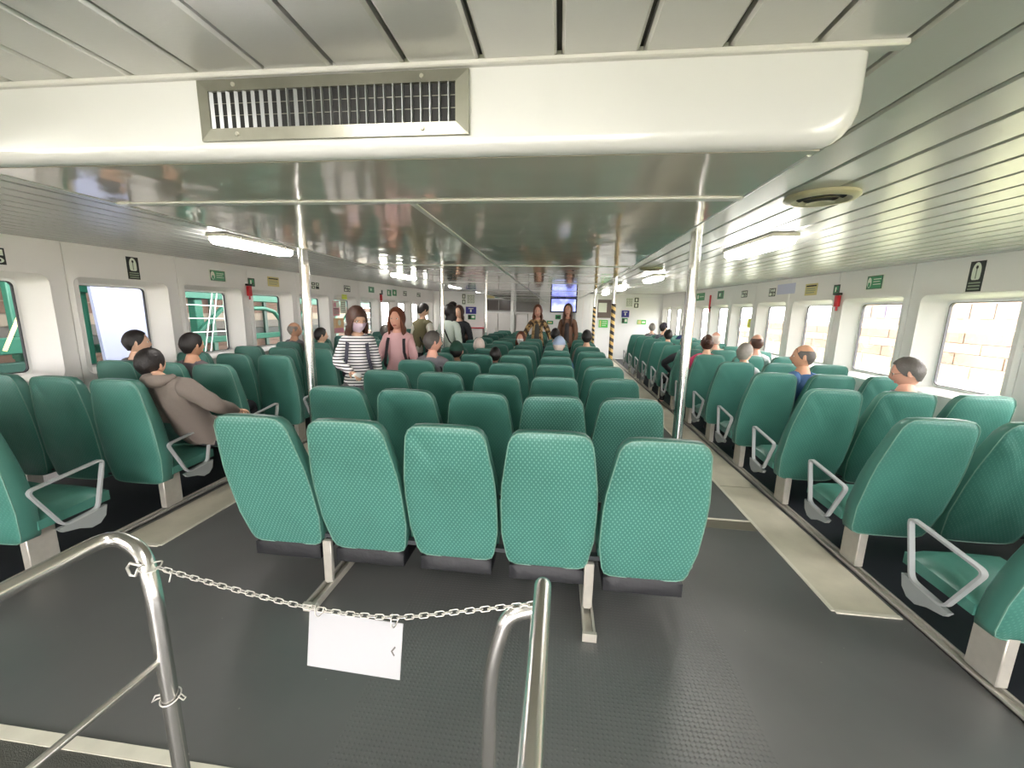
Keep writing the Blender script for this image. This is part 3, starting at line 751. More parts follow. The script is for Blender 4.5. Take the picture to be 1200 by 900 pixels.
# ------------------------------------------------------------------ signs on the side walls
M_SG = mat('sign green', '2F8F57', rough=.4); M_SDK = mat('sign dark green', '1E3B2A', rough=.4); M_SW = mat('sign pale glow', 'E8EEDD', rough=.5)
M_SY = mat('sign yellow', 'D9CC8E', rough=.5); M_SK = mat('sign black', '20241E', rough=.5); M_SRED = mat('bright red plastic', 'C8202A', rough=.35)
M_SLIL = mat('pale lilac paper', 'D5D6EA', rough=.7); M_SPINK = mat('pink print', 'E09AA6', rough=.6); M_SOR = mat('orange print', 'E9C08F', rough=.6)
M_SLIME = mat('lime yellow print', 'D9E34A', rough=.5); M_SBLUE = mat('deep blue sign', '2E2C86', rough=.4); M_SGREY = mat('grey green print', '8F9A85', rough=.6); M_SBG = mat('bright green print', '4DBE4D', rough=.5)
def wall_sign(side, y0, y1, z0, z1, m, label, marks=(), cat='sign', name='wall_sign', x=None, group=None):
    """marks: (u0,u1,v0,v1,material,shape) in 0..1 of the plate as a viewer reads it"""
    s = 1 if side == 'right' else -1
    X = x if x is not None else (XR if s > 0 else XL); t = thing(name, label, cat, (X, (y0 + y1) / 2, (z0 + z1) / 2), 0, group)
    w, h = y1 - y0, z1 - z0
    a, b = sorted((-s * .004, 0)); box('plate', (a, b, -w / 2, w / 2, -h / 2, h / 2), m, t)
    for k_, (u0, u1, v0, v1, mm, shp) in enumerate(marks):
        # viewer's left is the near side on the left wall, the far side on the right wall
        yy = sorted(((u0 - .5) * w * (-s), (u1 - .5) * w * (-s))); xa, xb = sorted((-s * .004, -s * (.0048 + .0002 * k_)))
        if shp == 'r': box('marking', (xa, xb, yy[0], yy[1], (v0 - .5) * h, (v1 - .5) * h), mm, t)
        else:
            bm = bmesh.new(); pts = []
            cyy, czz, ry_, rz_ = sum(yy) / 2, ((v0 + v1) / 2 - .5) * h, (yy[1] - yy[0]) / 2, (v1 - v0) * h / 2
            ex = .35 if shp == 'jacket' else 1
            for j in range(20):
                q = 2 * math.pi * j / 20; c_, s_ = math.cos(q), math.sin(q)
                pts.append((math.copysign(abs(c_) ** (ex if (shp == 'jacket' and s_ < 0) else 1), c_) * ry_, math.copysign(abs(s_) ** (ex if (shp == 'jacket' and s_ < 0) else 1), s_) * rz_))
            A = [bm.verts.new((xa, cyy + p, czz + q)) for p, q in pts]; B = [bm.verts.new((xb, cyy + p, czz + q)) for p, q in pts]
            bm.faces.new(A); bm.faces.new(B[::-1])
            for j in range(20): bm.faces.new((A[j], A[(j + 1) % 20], B[(j + 1) % 20], B[j]))
            new_obj('marking', bm_mesh(bm, 'mark'), mm, t)
    return t
JK = [(.2, .8, .38, .96, M_SW, 'jacket'), (.46, .54, .42, .8, M_SGREY, 'r'), (.42, .58, .74, .86, M_SK, 'o'), (.12, .9, .26, .31, M_SGREY, 'r'), (.12, .9, .16, .21, M_SGREY, 'r'), (.12, .9, .06, .11, M_SGREY, 'r')]
GX = [(.05, .95, .05, .95, M_SDK, 'r'), (.1, .9, .1, .9, M_SG, 'r'), (.08, .32, .15, .85, M_SW, 'o'), (.14, .26, .2, .5, M_SG, 'r'), (.42, .86, .68, .74, M_SW, 'r'), (.42, .8, .52, .57, M_SW, 'r'), (.42, .86, .34, .39, M_SW, 'r')]
PG = [(.08, .3, .55, .9, M_SW, 'r'), (.38, .6, .55, .9, M_SW, 'o'), (.68, .92, .55, .9, M_SW, 'r'), (.08, .45, .1, .42, M_SW, 'r'), (.55, .92, .1, .42, M_SW, 'o'), (.15, .25, .6, .8, M_SK, 'r'), (.62, .8, .18, .34, M_SK, 'r')]
YS = [(.08, .92, .74, .86, M_SK, 'r'), (.08, .85, .54, .60, M_SGREY, 'r'), (.08, .9, .38, .44, M_SGREY, 'r'), (.08, .8, .2, .26, M_SGREY, 'r')]
SGN = [(.15, .85, .15, .85, M_SG, 'r'), (.3, .5, .3, .75, M_SW, 'r'), (.55, .75, .25, .45, M_SK, 'r')]
wall_sign('left', 2.72, 2.87, 1.855, 1.985, M_SK, 'black pictogram sign at the left edge of the photo, above the first window', PG)
wall_sign('left', 3.805, 3.925, 1.82, 2.045, M_SK, 'tall black life-jacket sign on the left wall above the second window', JK)
wall_sign('left', 4.80, 5.06, 1.875, 2.02, M_SW, 'green exit-direction sign on the left wall above the third window', GX)
wall_sign('left', 5.45, 5.575, 1.85, 1.965, M_SDK, 'small square green sign on the left wall above the red holder', SGN)
wall_sign('left', 5.85, 6.10, 1.875, 2.02, M_SY, 'yellow notice on the left wall, right of the red holder', YS)
wall_sign('left', 6.95, 7.20, 1.895, 2.02, M_SW, 'black and white pictogram sign just right of the left pole', [(.05, .45, .55, .95, M_SK, 'r'), (.55, .95, .55, .95, M_SDK, 'r'), (.05, .45, .05, .45, M_SDK, 'r'), (.55, .95, .05, .45, M_SK, 'r'), (.15, .35, .65, .85, M_SW, 'o'), (.65, .85, .65, .85, M_SW, 'r'), (.15, .35, .15, .35, M_SW, 'r')])
wall_sign('left', 8.08, 8.33, 1.905, 2.03, M_SK, 'pictogram sign on the left wall above the pink poster', PG)
wall_sign('left', 9.18, 9.47, 1.94, 2.075, M_SG, 'green square sign above the masked woman on the left wall', [(.1, .9, .1, .9, M_SDK, 'r'), (.2, .8, .2, .8, M_SG, 'r'), (.3, .5, .3, .7, M_SW, 'r')])
wall_sign('left', 10.22, 10.48, 1.90, 2.06, M_SG, 'left one of two bright green signs between the two women', [(.2, .5, .2, .8, M_SW, 'r'), (.6, .8, .5, .7, M_SK, 'r')])
wall_sign('left', 10.56, 10.83, 1.92, 2.08, M_SG, 'right one of two bright green signs between the two women', [(.3, .7, .2, .8, M_SW, 'o')])
wall_sign('left', 11.33, 11.59, 1.945, 2.08, M_SK, 'black pictogram sign behind the pink-shirted woman', PG)
wall_sign('left', 12.46, 12.78, 1.96, 2.085, M_SK, 'small far pictogram sign near the left end of the left wall', PG)
wall_sign('left', 9.86, 9.95, 1.925, 2.03, M_SDK, 'tiny dark green sign over the far red holder on the left wall')
wall_sign('right', 3.85, 3.975, 1.815, 2.065, M_SK, 'tall black life-jacket sign on the right wall above the nearest window', JK)
wall_sign('right', 4.90, 5.15, 1.89, 2.05, M_SW, 'green exit-direction sign on the right wall above the second window', GX)
wall_sign('right', 5.585, 5.70, 1.86, 1.985, M_SDK, 'small square green sign on the right wall above the red holder', SGN)
wall_sign('right', 6.04, 6.31, 1.875, 2.035, M_SY, 'yellow notice on the right wall above the third window', YS)
wall_sign('right', 6.57, 7.07, 1.92, 2.075, M_SLIL, 'pale lilac paper on the right wall beside the yellow notice', cat='notice', name='paper_notice')
wall_sign('right', 7.12, 7.32, 1.9, 2.03, M_SK, 'pictogram sign on the right wall left of the lilac paper', PG)
wall_sign('right', 8.12, 8.36, 1.92, 2.045, M_SK, 'pictogram sign on the right wall above the window with the yellow sticker', PG)
wall_sign('right', 9.23, 9.56, 1.93, 2.1, M_SG, 'green square sign on the right wall just right of the far red rod', [(.1, .9, .1, .9, M_SDK, 'r'), (.25, .75, .25, .75, M_SG, 'r'), (.3, .5, .3, .7, M_SW, 'r')])
wall_sign('right', 10.37, 10.95, 1.93, 2.11, M_SG, 'green wide sign on the right wall next to the right pole', [(.1, .3, .2, .8, M_SW, 'o'), (.4, .9, .45, .55, M_SW, 'r')])
wall_sign('left', 7.62, 7.86, 1.41, 1.70, M_SPINK, 'pink and white printed poster left of the masked woman', [(.05, .95, .55, .95, M_SW, 'r'), (.1, .5, .6, .9, M_SPINK, 'r'), (.1, .9, .44, .5, M_SK, 'r'), (.1, .8, .3, .36, M_SGREY, 'r'), (.1, .9, .15, .22, M_SGREY, 'r')], cat='poster', name='poster')
wall_sign('left', 7.90, 8.12, 1.46, 1.72, M_SW, 'white text poster directly left of the masked woman', [(.1, .9, .82, .87, M_SGREY, 'r'), (.1, .8, .66, .71, M_SGREY, 'r'), (.1, .9, .5, .55, M_SGREY, 'r'), (.1, .8, .34, .39, M_SGREY, 'r'), (.1, .9, .18, .23, M_SGREY, 'r')], cat='poster', name='poster')
wall_sign('left', 7.62, 8.0, 1.06, 1.36, M_SOR, 'orange and pink poster beneath the text posters on the left wall', [(.02, .98, .02, .35, M_SPINK, 'r'), (.4, .7, .5, .9, M_SW, 'o')], cat='poster', name='poster')
wall_sign('left', 7.98, 8.18, 1.745, 1.84, M_SLIME, 'small lime yellow sticker above the white text poster', cat='sticker', name='sticker')
wall_sign('right', 8.0, 8.2, 1.36, 1.53, M_SLIME, 'lime yellow sticker on a far right-hand window', [(.2, .8, .4, .6, M_SY, 'r')], cat='sticker', name='sticker', x=XR + .105)
# red emergency hammer holders
def holder(side, y, z, label):
    s = 1 if side == 'right' else -1; X = XR if s > 0 else XL
    t = thing('hammer_holder', label, 'hammer', (X - s * .002, y, z))
    bm = bmesh.new(); add_box(bm, -.045 if s > 0 else 0, 0 if s > 0 else .045, -.03, .03, -.09, .05, .008, 2); new_obj('red_bracket', bm_mesh(bm, 'holder', True, 40), M_SRED, t)
    bm = bmesh.new(); add_box(bm, -.05 if s > 0 else .0, 0 if s > 0 else .05, -.045, .045, .052, .08, .006, 2); new_obj('hammer_head', bm_mesh(bm, 'head', True, 40), M_SK, t)
    tube('handle', [(-s * .02, 0, -.092), (-s * .02, 0, -.14)], .012, M_SRED, t, 10)
holder('left', 5.43, 1.80, 'red emergency hammer holder on the left wall by the fourth window')
holder('right', 5.56, 1.80, 'red emergency hammer holder on the right wall by the second window')
holder('left', 9.80, 1.86, 'far red hammer holder on the left wall above the women')
t = thing('red_rod', 'thin dark red rod on the right wall left of the small green sign', 'rod', (XR - .03, 9.9, 1.75)); tube('rod', [(0, 0, -.1), (0, 0, .28)], .02, M_SRED, t, 8); box('rod_bracket', (.0, .029, -.02, .02, -.02, .02), M_SK, t)

# ------------------------------------------------------------------ end wall fittings
ye = YE - .012
def ew(name, x0, x1, z0, z1, m, label, cat, marks=(), d=.02, nm='board'):
    t = thing(name, label, cat, ((x0 + x1) / 2, ye, (z0 + z1) / 2)); w, h = x1 - x0, z1 - z0
    box(nm, (-w / 2, w / 2, -d, 0, -h / 2, h / 2), m, t)
    for k_, (u0, u1, v0, v1, mm) in enumerate(marks): box('marking', ((u0 - .5) * w, (u1 - .5) * w, -d - .002 - .0005 * k_, -d, (v0 - .5) * h, (v1 - .5) * h), mm, t)
    return t
M_GREYP = mat('grey shutter', '8E8C88', rough=.5); M_DKW = mat('dark tinted glass', '4A423E', rough=.15); M_TAUPE = mat('taupe window frame', '6B5C54', rough=.4); M_LOCK = mat('pale locker front', 'DAD6D2', rough=.35)
t = thing('service_window', 'dark wide window in the end wall under the yellow and green signs', 'window', (-2.13, ye, 1.78))
box('window_frame', (-.47, .47, -.04, 0, -.21, .21), M_GREYP, t)
for i in range(2): box('pane', (-.43 + i * .44, -.01 + i * .43, -.045, -.038, -.17, .17), M_DKW, t)
t = thing('roller_shutter', 'grey roller shutter in the end wall left of the screen', 'shutter', (-1.10, ye, 1.755))
for i in range(14): box('shutter_slat', (-.41, .41, -.03, 0, -.2 + i * .0286 + .001, -.2 + (i + 1) * .0286 - .001), M_GREYP, t)
for i, (a, b) in enumerate(((-2.60, -2.12), (-2.10, -1.62), (-1.48, -1.08), (-1.06, -.66))):
    t = thing('locker', 'pale grey locker against the end wall, %s from the left' % ['first', 'second', 'third', 'fourth'][i], 'locker', ((a + b) / 2, ye, 0), 0, 'lockers under the end wall window')
    w = b - a; box('locker_body', (-w / 2, w / 2, -.30, 0, 0, 1.5), M_LOCK, t, .01); box('locker_door', (-w / 2 + .02, w / 2 - .02, -.31, -.299, .05, 1.45), M_LOCK, t, .003, 1); box('handle', (w / 2 - .07, w / 2 - .05, -.325, -.309, .85, 1.0), M_STEEL, t)
t = thing('white_column', 'slim white square column on the end wall between the window and shutter', 'column', (-1.6, ye, 0)); box('column_shaft', (-.06, .06, -.45, -.33, 0, 2.2), M_WHITE, t, .01)
t = thing('white_column', 'broad white boxed column at the end wall, right of the screen', 'column', (.92, ye, 0)); box('column_shaft', (-.36, .36, -.5, 0, 0, 2.2), M_WHITE, t, .03)
for x in (-.12, .12): box('vertical_batten', (x - .015, x + .015, -.515, -.499, 0, 2.19), M_WALLR, t)
t = thing('door_window', 'dark framed window with a white notice in the far door', 'window', (1.55, ye, 1.72)); box('window_frame', (-.23, .23, -.03, 0, -.31, .31), M_TAUPE, t); box('white_notice', (-.2, .08, -.035, -.029, -.12, .2), M_SW, t)
ew('green_poster', 1.39, 1.70, 1.08, 1.34, M_SBG, 'bright green poster under the far door window', 'poster', [(.1, .25, .1, .9, M_SY), (.35, .9, .75, .82, M_SW), (.35, .9, .5, .57, M_SW), (.35, .8, .25, .32, M_SW)])
ew('blue_sign', 2.15, 2.40, 1.45, 1.68, M_SBLUE, 'deep blue square sign on the end wall, right side', 'sign', [(.25, .75, .7, .8, M_SW), (.4, .55, .25, .62, M_SW)])
ew('green_sign', 2.17, 2.36, 1.24, 1.42, M_SG, 'small green and black sign under the right-hand blue sign', 'sign', [(.05, .4, .1, .9, M_SK), (.5, .9, .3, .8, M_SW)])
ew('blue_sign', -3.33, -2.95, 1.45, 1.70, M_SBLUE, 'deep blue square sign on the end wall, left side', 'sign', [(.25, .75, .7, .8, M_SW), (.42, .56, .25, .62, M_SW)])
ew('green_sign', -3.25, -2.98, 1.25, 1.42, M_SG, 'small green sign under the left-hand blue sign', 'sign', [(.05, .4, .1, .9, M_SK), (.5, .9, .3, .8, M_SW)])
grid = [(.08 + .32 * i, .3 + .32 * i, .1 + .3 * j, .32 + .3 * j, M_SK) for i in range(3) for j in range(3)] + [(.12 + .32 * i, .26 + .32 * i, .14 + .3 * j, .28 + .3 * j, M_SW) for i in range(3) for j in range(3)]
ew('pictogram_board', -3.29, -3.01, 1.80, 2.13, M_SW, 'small grid pictogram board on the left of the end wall', 'sign', grid)
ew('pictogram_board', 2.27, 2.49, 1.80, 2.10, M_SW, 'small grid pictogram board on the right of the end wall', 'sign', grid)
bars = [(.1, .9, .05, .45, M_SK), (.3, .7, .12, .38, M_SW), (.1, .9, .55, .95, M_SK), (.3, .7, .62, .88, M_SW)]
ew('pictogram_strip', -3.47, -3.33, 1.77, 2.16, M_SW, 'tall black and white pictogram strip on the left of the end wall', 'sign', bars)
ew('pictogram_strip', 2.53, 2.70, 1.76, 2.13, M_SW, 'tall black and white pictogram strip on the right of the end wall', 'sign', bars)
ew('notice', 2.69, 2.98, 1.22, 1.37, M_SBG, 'small green and yellow notice low on the end wall at right', 'notice', [(.05, .45, .1, .9, M_SY), (.55, .9, .3, .7, M_SW)])
ew('notice', -2.56, -2.29, 2.01, 2.15, M_SY, 'pale yellow notice above the dark service window', 'notice')
ew('exit_sign', -2.27, -1.94, 2.03, 2.15, M_SG, 'green sign above the dark service window', 'sign', [(.1, .3, .2, .8, M_SW), (.4, .9, .4, .6, M_SW)])
ew('notice', -.12, .07, 1.33, 1.48, M_SG, 'small green notice between the two women at the far end', 'notice', [(.2, .8, .3, .7, M_SK)])
ew('notice', -.41, -.19, 1.15, 1.27, M_SG, 'small green notice right of the woman in camouflage', 'notice', [(.2, .8, .3, .7, M_SY)])
t = thing('counter', 'low pale counter beside the left end of the end wall', 'counter', (-3.0, ye, 0)); box('counter_body', (-.35, .35, -.35, 0, 0, .95), M_LOCK, t, .01); box('counter_top', (-.37, .37, -.38, 0, .951, .98), M_SRED, t, .004, 1)
# TV under the duct
t = thing('television', 'wall screen showing a blue picture hanging under the duct', 'television', (.10, 9.6, 1.745))
box('casing', (-.31, .31, 0, .05, -.18, .158), M_BLACK, t, .006)
def screen_mat():
    m = mat('blue television picture', '7C8FF2', rough=.2); nt, N, L, b = nodes_of(m)
    tc = N.new('ShaderNodeTexCoord'); n = N.new('ShaderNodeTexNoise'); n.inputs['Scale'].default_value = 3; L.new(tc.outputs['Object'], n.inputs['Vector'])
    r = N.new('ShaderNodeValToRGB'); r.color_ramp.elements[0].position = .42; r.color_ramp.elements[0].color = (*hexc('3D52DC'), 1); r.color_ramp.elements[1].position = .58; r.color_ramp.elements[1].color = (*hexc('A9B6F6'), 1)
    L.new(n.outputs[0], r.inputs[0]); L.new(r.outputs[0], b.inputs['Emission Color']); b.inputs['Emission Strength'].default_value = .75; b.inputs['Base Color'].default_value = (.01, .01, .02, 1); return m
box('screen', (-.28, .28, -.003, .001, -.15, .130), screen_mat(), t)
box('hanger', (-.05, .05, .01, .04, .158, .165), M_SK, t)
#@@PART3
# ------------------------------------------------------------------ outside: pier on the left, water and quay on the right
M_PG = mat('pier green paint', '1B5544', rough=.5, var=.12, vscale=3); M_PGD = mat('pier dark green', '12382F', rough=.6)
M_PBR = mat('weathered brown board', '5E4A3E', rough=.8, var=.3, vscale=2); M_PCR = mat('cream pier wall', '857C6E', rough=.8); M_PDK = mat('dark pier recess', '3F4240', rough=.9)
M_PAN = mat('pale blue hoarding', '848AA2', rough=.5); M_WIRE = mat('pale wire', 'D9DED6', rough=.5); M_CON = mat('pier concrete', '5C5A55', rough=.85)
def bar(name, a, b, w, m, parent):
    a, b = Vector(a), Vector(b); d = b - a; L_ = d.length
    me = box_mesh(name, -w / 2, w / 2, -w / 2, w / 2, 0, L_, min(.012, w * .12), 1)
    o = new_obj(name, me, m, parent); o.matrix_local = Matrix.Translation(a) @ d.to_track_quat('Z', 'Y').to_matrix().to_4x4(); return o
pr = thing('pier_gangway', 'green steel pier gangway structure outside the left windows', 'pier', (-6.6, 6, 0))
def P(x, y, z): return (x + 6.6, y - 6, z)
bar('post', P(-6.6, 4.23, -.5), P(-6.6, 4.23, 3.2), .09, M_PG, pr)
bar('edge_girder', P(-6.5, -2, 1.04), P(-6.5, 4.55, 1.04), .19, M_PG, pr)
bar('edge_girder', P(-6.5, -2, .78), P(-6.5, 4.2, .78), .12, M_PGD, pr)
for y in (5.02, 6.9, 9.3, 11.6): bar('post', P(-6.75, y, -.5), P(-6.75, y, 3.2), .16, M_PG, pr)
bar('top_girder', P(-6.7, 4.3, 1.80), P(-6.7, 14, 1.66), .16, M_PG, pr)
bar('low_girder', P(-6.8, 4.3, .90), P(-6.8, 14, .90), .12, M_PG, pr)
for y in (6.35, 9.0, 11.3): bar('brace', P(-6.6, y, .75), P(-6.6, y + 1.3, 1.75), .07, M_PG, pr)
tube('curved_pipe', [P(-6.45, 7.5, 1.52), P(-6.45, 8.3, 1.52), P(-6.45, 8.6, 1.45), P(-6.45, 8.8, 1.25), P(-6.45, 8.85, .95), P(-6.45, 8.85, .3)], .045, M_PG, pr, 12)
bar('brace', P(-6.3, 3.9, 1.0), P(-6.3, 4.25, 1.75), .03, M_SY, pr)
w = thing('wire_rigging', 'pale wires strung outside the third left window', 'wires', (-6.3, 6.6, 1.2))
for a, b in (((0, -.1, -.6), (0, .25, .7)), ((0, .02, -.6), (0, .35, .7)), ((0, .45, -.6), (0, .45, .7)), ((0, .6, -.6), (0, .52, .7)), ((0, -.6, -.1), (0, 1.2, -.12)), ((0, -.6, .15), (0, 1.2, .1)), ((0, -.6, .38), (0, 1.2, .33))):
    tube('wire', [a, b], .008, M_WIRE, w, 6)
hp = thing('hoarding_panel', 'large pale blue panel outside the second left window', 'panel', (-6.4, 5.55, 0))
bm = bmesh.new(); q = [bm.verts.new(p) for p in ((0, -.52, .25), (0, .33, .25), (0, .55, 2.1), (0, -.62, 2.1))]; q2 = [bm.verts.new(v.co + Vector((-.05, 0, 0))) for v in q]
bm.faces.new(q); bm.faces.new(q2[::-1])
for i in range(4): bm.faces.new((q[i], q[(i + 1) % 4], q2[(i + 1) % 4], q2[i]))
new_obj('panel_sheet', bm_mesh(bm, 'panel'), M_PAN, hp)
for y in (-.4, .3): bar('panel_leg', (-.1, y, -.5), (-.1, y, 1.9), .06, M_PGD, hp)
pw = bpy.data.objects.new('pier_wall', None); C.objects.link(pw); pw.location = (-9.5, 6, 0)
tag(pw, 'brown and cream boarded wall across the pier', 'wall')
random.seed(3)
for i in range(17):
    z = -.4 + i * .22; m_ = [M_PBR, M_PCR, M_PDK, M_PBR, M_CON][(i * 7 + 2) % 5]
    box('board', (0, .04 + .03 * (i % 3), -9, 14, z, z + .205), m_, pw)
for y in range(-8, 14, 2): box('upright', (.11, .17, y, y + .12, -.4, 3.4), M_PGD if y % 4 else M_PG, pw)
po = bpy.data.objects.new('pier_deck', None); C.objects.link(po); po.location = (-8, 6, 0); tag(po, 'grey concrete pier deck beyond the left windows, under an added unseen roof', 'pier deck')
box('deck', (-3.5, 2.6, -12, 16, -.7, -.5), M_CON, po); box('roof', (-3.5, 2.8, -12, 16, 3.3, 3.45), M_CON, po); box('back_wall', (-3.6, -3.5, -12, 16, -.7, 3.4), M_PCR, po)  # pier roof is added out of view to block the sky
M_WATER = mat('pale green water', '767A58', rough=.25, bump=.4, bscale=1.5)
wt = box('water', (-60, 60, -60, 80, -1.6, -1.5), M_WATER); tag(wt, kind='structure')
M_Q1 = mat('sunlit cream quay', '8A7A66', rough=.85, var=.2, vscale=.6); M_Q2 = mat('brown quay stone', '66564A', rough=.9, var=.3, vscale=.8); M_Q3 = mat('pale building render', '76685A', rough=.85, var=.12, vscale=.3); M_Q4 = mat('dull window', '4F4842', rough=.4)
qw = thing('quay', 'sunlit stone quay across the water outside the right windows', 'quay', (22, 15, -1.6))
for r_, (z0, z1, m_) in enumerate(((0, .7, M_Q1), (.7, 1.35, M_Q2), (1.35, 1.9, M_Q1), (1.9, 2.5, M_Q2))):
    for i in range(26): box('stone_block', (0 + .15 * r_, 2, -30 + i * 2.6 + (r_ % 2) * 1.2, -30 + (i + 1) * 2.6 - .08 + (r_ % 2) * 1.2, z0 + .03, z1), m_, qw)
box('quay_top', (.6, 14, -31, 40, 2.5, 2.7), M_Q1, qw)
random.seed(11)
for i, (y, wd, h) in enumerate(((-2, 8, 6), (9, 7, 5), (19, 9, 7), (30, 8, 5.5), (41, 9, 6.5))):
    b_ = thing('quayside_building', 'pale building on the quay, %s from the right in the windows' % ORD[i], 'building', (28, y, 1.1))
    box('wall', (0, 5, -wd / 2, wd / 2, 0, h), M_Q3, b_); box('roof', (-.2, 5.2, -wd / 2 - .2, wd / 2 + .2, h, h + .3), M_Q2, b_)
    for a in range(int(wd // 1.6)):
        for c in range(int(h // 1.7)): box('window', (-.06, .0, -wd / 2 + .5 + a * 1.6, -wd / 2 + 1.4 + a * 1.6, .6 + c * 1.7, 1.6 + c * 1.7), M_Q4, b_)

# ------------------------------------------------------------------ people
def head_point(d):
    x, y, z = d
    X, Y, Z = .076 * x, .094 * y, .112 * z
    if z < 0:
        k = -z; X *= 1 - .30 * k ** 1.3
        Y *= (1 - .34 * k) if y < 0 else (1 - .06 * k)
    if y > 0:
        Y += .021 * math.exp(-((x / .15) ** 2 + ((z + .2) / .2) ** 2)) * y
        for s_ in (-1, 1): Y -= .008 * math.exp(-(((x - s_ * .36) / .16) ** 2 + ((z - .05) / .11) ** 2))
        Y += .006 * math.exp(-((x / .26) ** 2 + ((z + .56) / .06) ** 2)) + .008 * math.exp(-((x / .25) ** 2 + ((z + .86) / .14) ** 2))
        Y += .004 * math.exp(-((abs(x) - .36) / .25) ** 2 - ((z - .24) / .08) ** 2)
    return Vector((X, Y, Z))
def sph(a, e): return Vector((math.sin(a) * math.cos(e), math.cos(a) * math.cos(e), math.sin(e)))
def add_head(bm, M):
    NL, NT = 26, 18; R_ = []
    for i in range(1, NT):
        e = math.pi / 2 - math.pi * i / NT
        R_.append([bm.verts.new(M @ head_point(sph(2 * math.pi * j / NL, e))) for j in range(NL)])
    t = bm.verts.new(M @ head_point((0, 0, 1))); b = bm.verts.new(M @ head_point((0, 0, -1)))
    fs = []
    for A, B in zip(R_, R_[1:]):
        for j in range(NL): fs.append(bm.faces.new((A[j], B[j], B[(j + 1) % NL], A[(j + 1) % NL])))
    for j in range(NL): fs.append(bm.faces.new((t, R_[0][j], R_[0][(j + 1) % NL]))); fs.append(bm.faces.new((b, R_[-1][(j + 1) % NL], R_[-1][j])))
    for f in fs: f.smooth = True
    # lips, eyes and ears
    for i, s_ in enumerate((-1, 1)):
        ep = head_point(sph(s_ * .38, .06))
        r = bmesh.ops.create_uvsphere(bm, u_segments=10, v_segments=7, radius=.0105, matrix=M @ Matrix.Translation(ep + Vector((0, -.003, 0))))
        for f in {f for v in r['verts'] for f in v.link_faces}: f.material_index = 1; f.smooth = True
        r = bmesh.ops.create_uvsphere(bm, u_segments=8, v_segments=6, radius=.0055, matrix=M @ Matrix.Translation(ep + Vector((0, .0045, 0))))
        for f in {f for v in r['verts'] for f in v.link_faces}: f.material_index = 2; f.smooth = True
        r = bmesh.ops.create_uvsphere(bm, u_segments=8, v_segments=8, radius=1, matrix=M @ Matrix.Translation((s_ * .076, -.005, -.004)) @ Matrix.Rotation(s_ * -.35, 4, 'Z') @ Matrix.Diagonal((.008, .018, .03, 1)))
        for f in {f for v in r['verts'] for f in v.link_faces}: f.smooth = True
    lp_ = head_point(sph(0, -.60))
    r = bmesh.ops.create_uvsphere(bm, u_segments=10, v_segments=6, radius=1, matrix=M @ Matrix.Translation(lp_ + Vector((0, -.002, 0))) @ Matrix.Diagonal((.023, .006, .007, 1)))
    for f in {f for v in r['verts'] for f in v.link_faces}: f.material_index = 3; f.smooth = True
def lerp_tab(a, tab):
    for (a0, v0), (a1, v1) in zip(tab, tab[1:]):
        if a <= a1: return v0 + (v1 - v0) * (a - a0) / (a1 - a0)
    return tab[-1][1]
HAIR = {'short': [(0, 42), (36, 40), (60, 10), (78, -10), (100, -6), (125, -34), (180, -38)],
        'fringe': [(0, 24), (30, 22), (48, 4), (62, -12), (100, -20), (125, -38), (180, -42)],
        'part': [(0, 42), (25, 38), (46, 8), (62, -12), (100, -22), (125, -38), (180, -42)]}
def hair_obj(parent, M, style, m, length=0, seed=1):
    bm = bmesh.new(); NL = 40; cols_ = []
    tab = HAIR['short' if style in ('short', 'bald', 'bun') else 'fringe' if style == 'bob' else 'part']
    for j in range(NL):
        a = 360 * j / NL; aa = a if a <= 180 else 360 - a
        e1 = lerp_tab(aa, tab); e0 = 90
        if style == 'bald': e0 = 32 if aa > 60 else e1 + 1
        if style == 'bald' and e0 < e1: e1 = e0 - 1
        pts = []
        for i in range(10):
            e = e0 + (e1 - e0) * i / 9; d = sph(math.radians(a), math.radians(e)); p = head_point(d)
            sc_ = 1.0 + (.05 if style == 'bald' else .17 if length else .10) * min(1, i / 2 + (.8 if e0 == 90 else 0)) + .018 * noise.noise(d * 5 + Vector((seed, 0, 0)))
            pts.append(p * sc_)
        last = pts[-1]
        drop = length and aa > 52
        for i in range(1, 7):
            if drop:
                u = i / 6; out_ = Vector((last.x, last.y, 0)); out_ = out_.normalized() if out_.length > 0 else out_
                w_ = .012 * math.sin(u * math.pi) + .010 * noise.noise(Vector((a * .08, u * 3, seed)))
                pts.append(Vector((last.x, last.y - .01 * u, last.z)) + out_ * (w_ + .006) + Vector((0, 0, -length * u)))
            else: pts.append(last * (1 - .012 * i))
        tip = pts[-1]; pts.append(Vector((tip.x * .8, tip.y * .8, tip.z + .004)))
        cols_.append([bm.verts.new(M @ p) for p in pts])
    for j in range(NL):
        A, B = cols_[j], cols_[(j + 1) % NL]
        for i in range(len(A) - 1): f = bm.faces.new((A[i], A[i + 1], B[i + 1], B[i]))
    bmesh.ops.remove_doubles(bm, verts=bm.verts, dist=.0008)
    if style == 'bun':
        bmesh.ops.create_uvsphere(bm, u_segments=12, v_segments=10, radius=.038, matrix=M @ Matrix.Translation((0, -.115, .02)))
    o = new_obj('hair', bm_mesh(bm, 'hair', True, 80), m, parent)
    return o
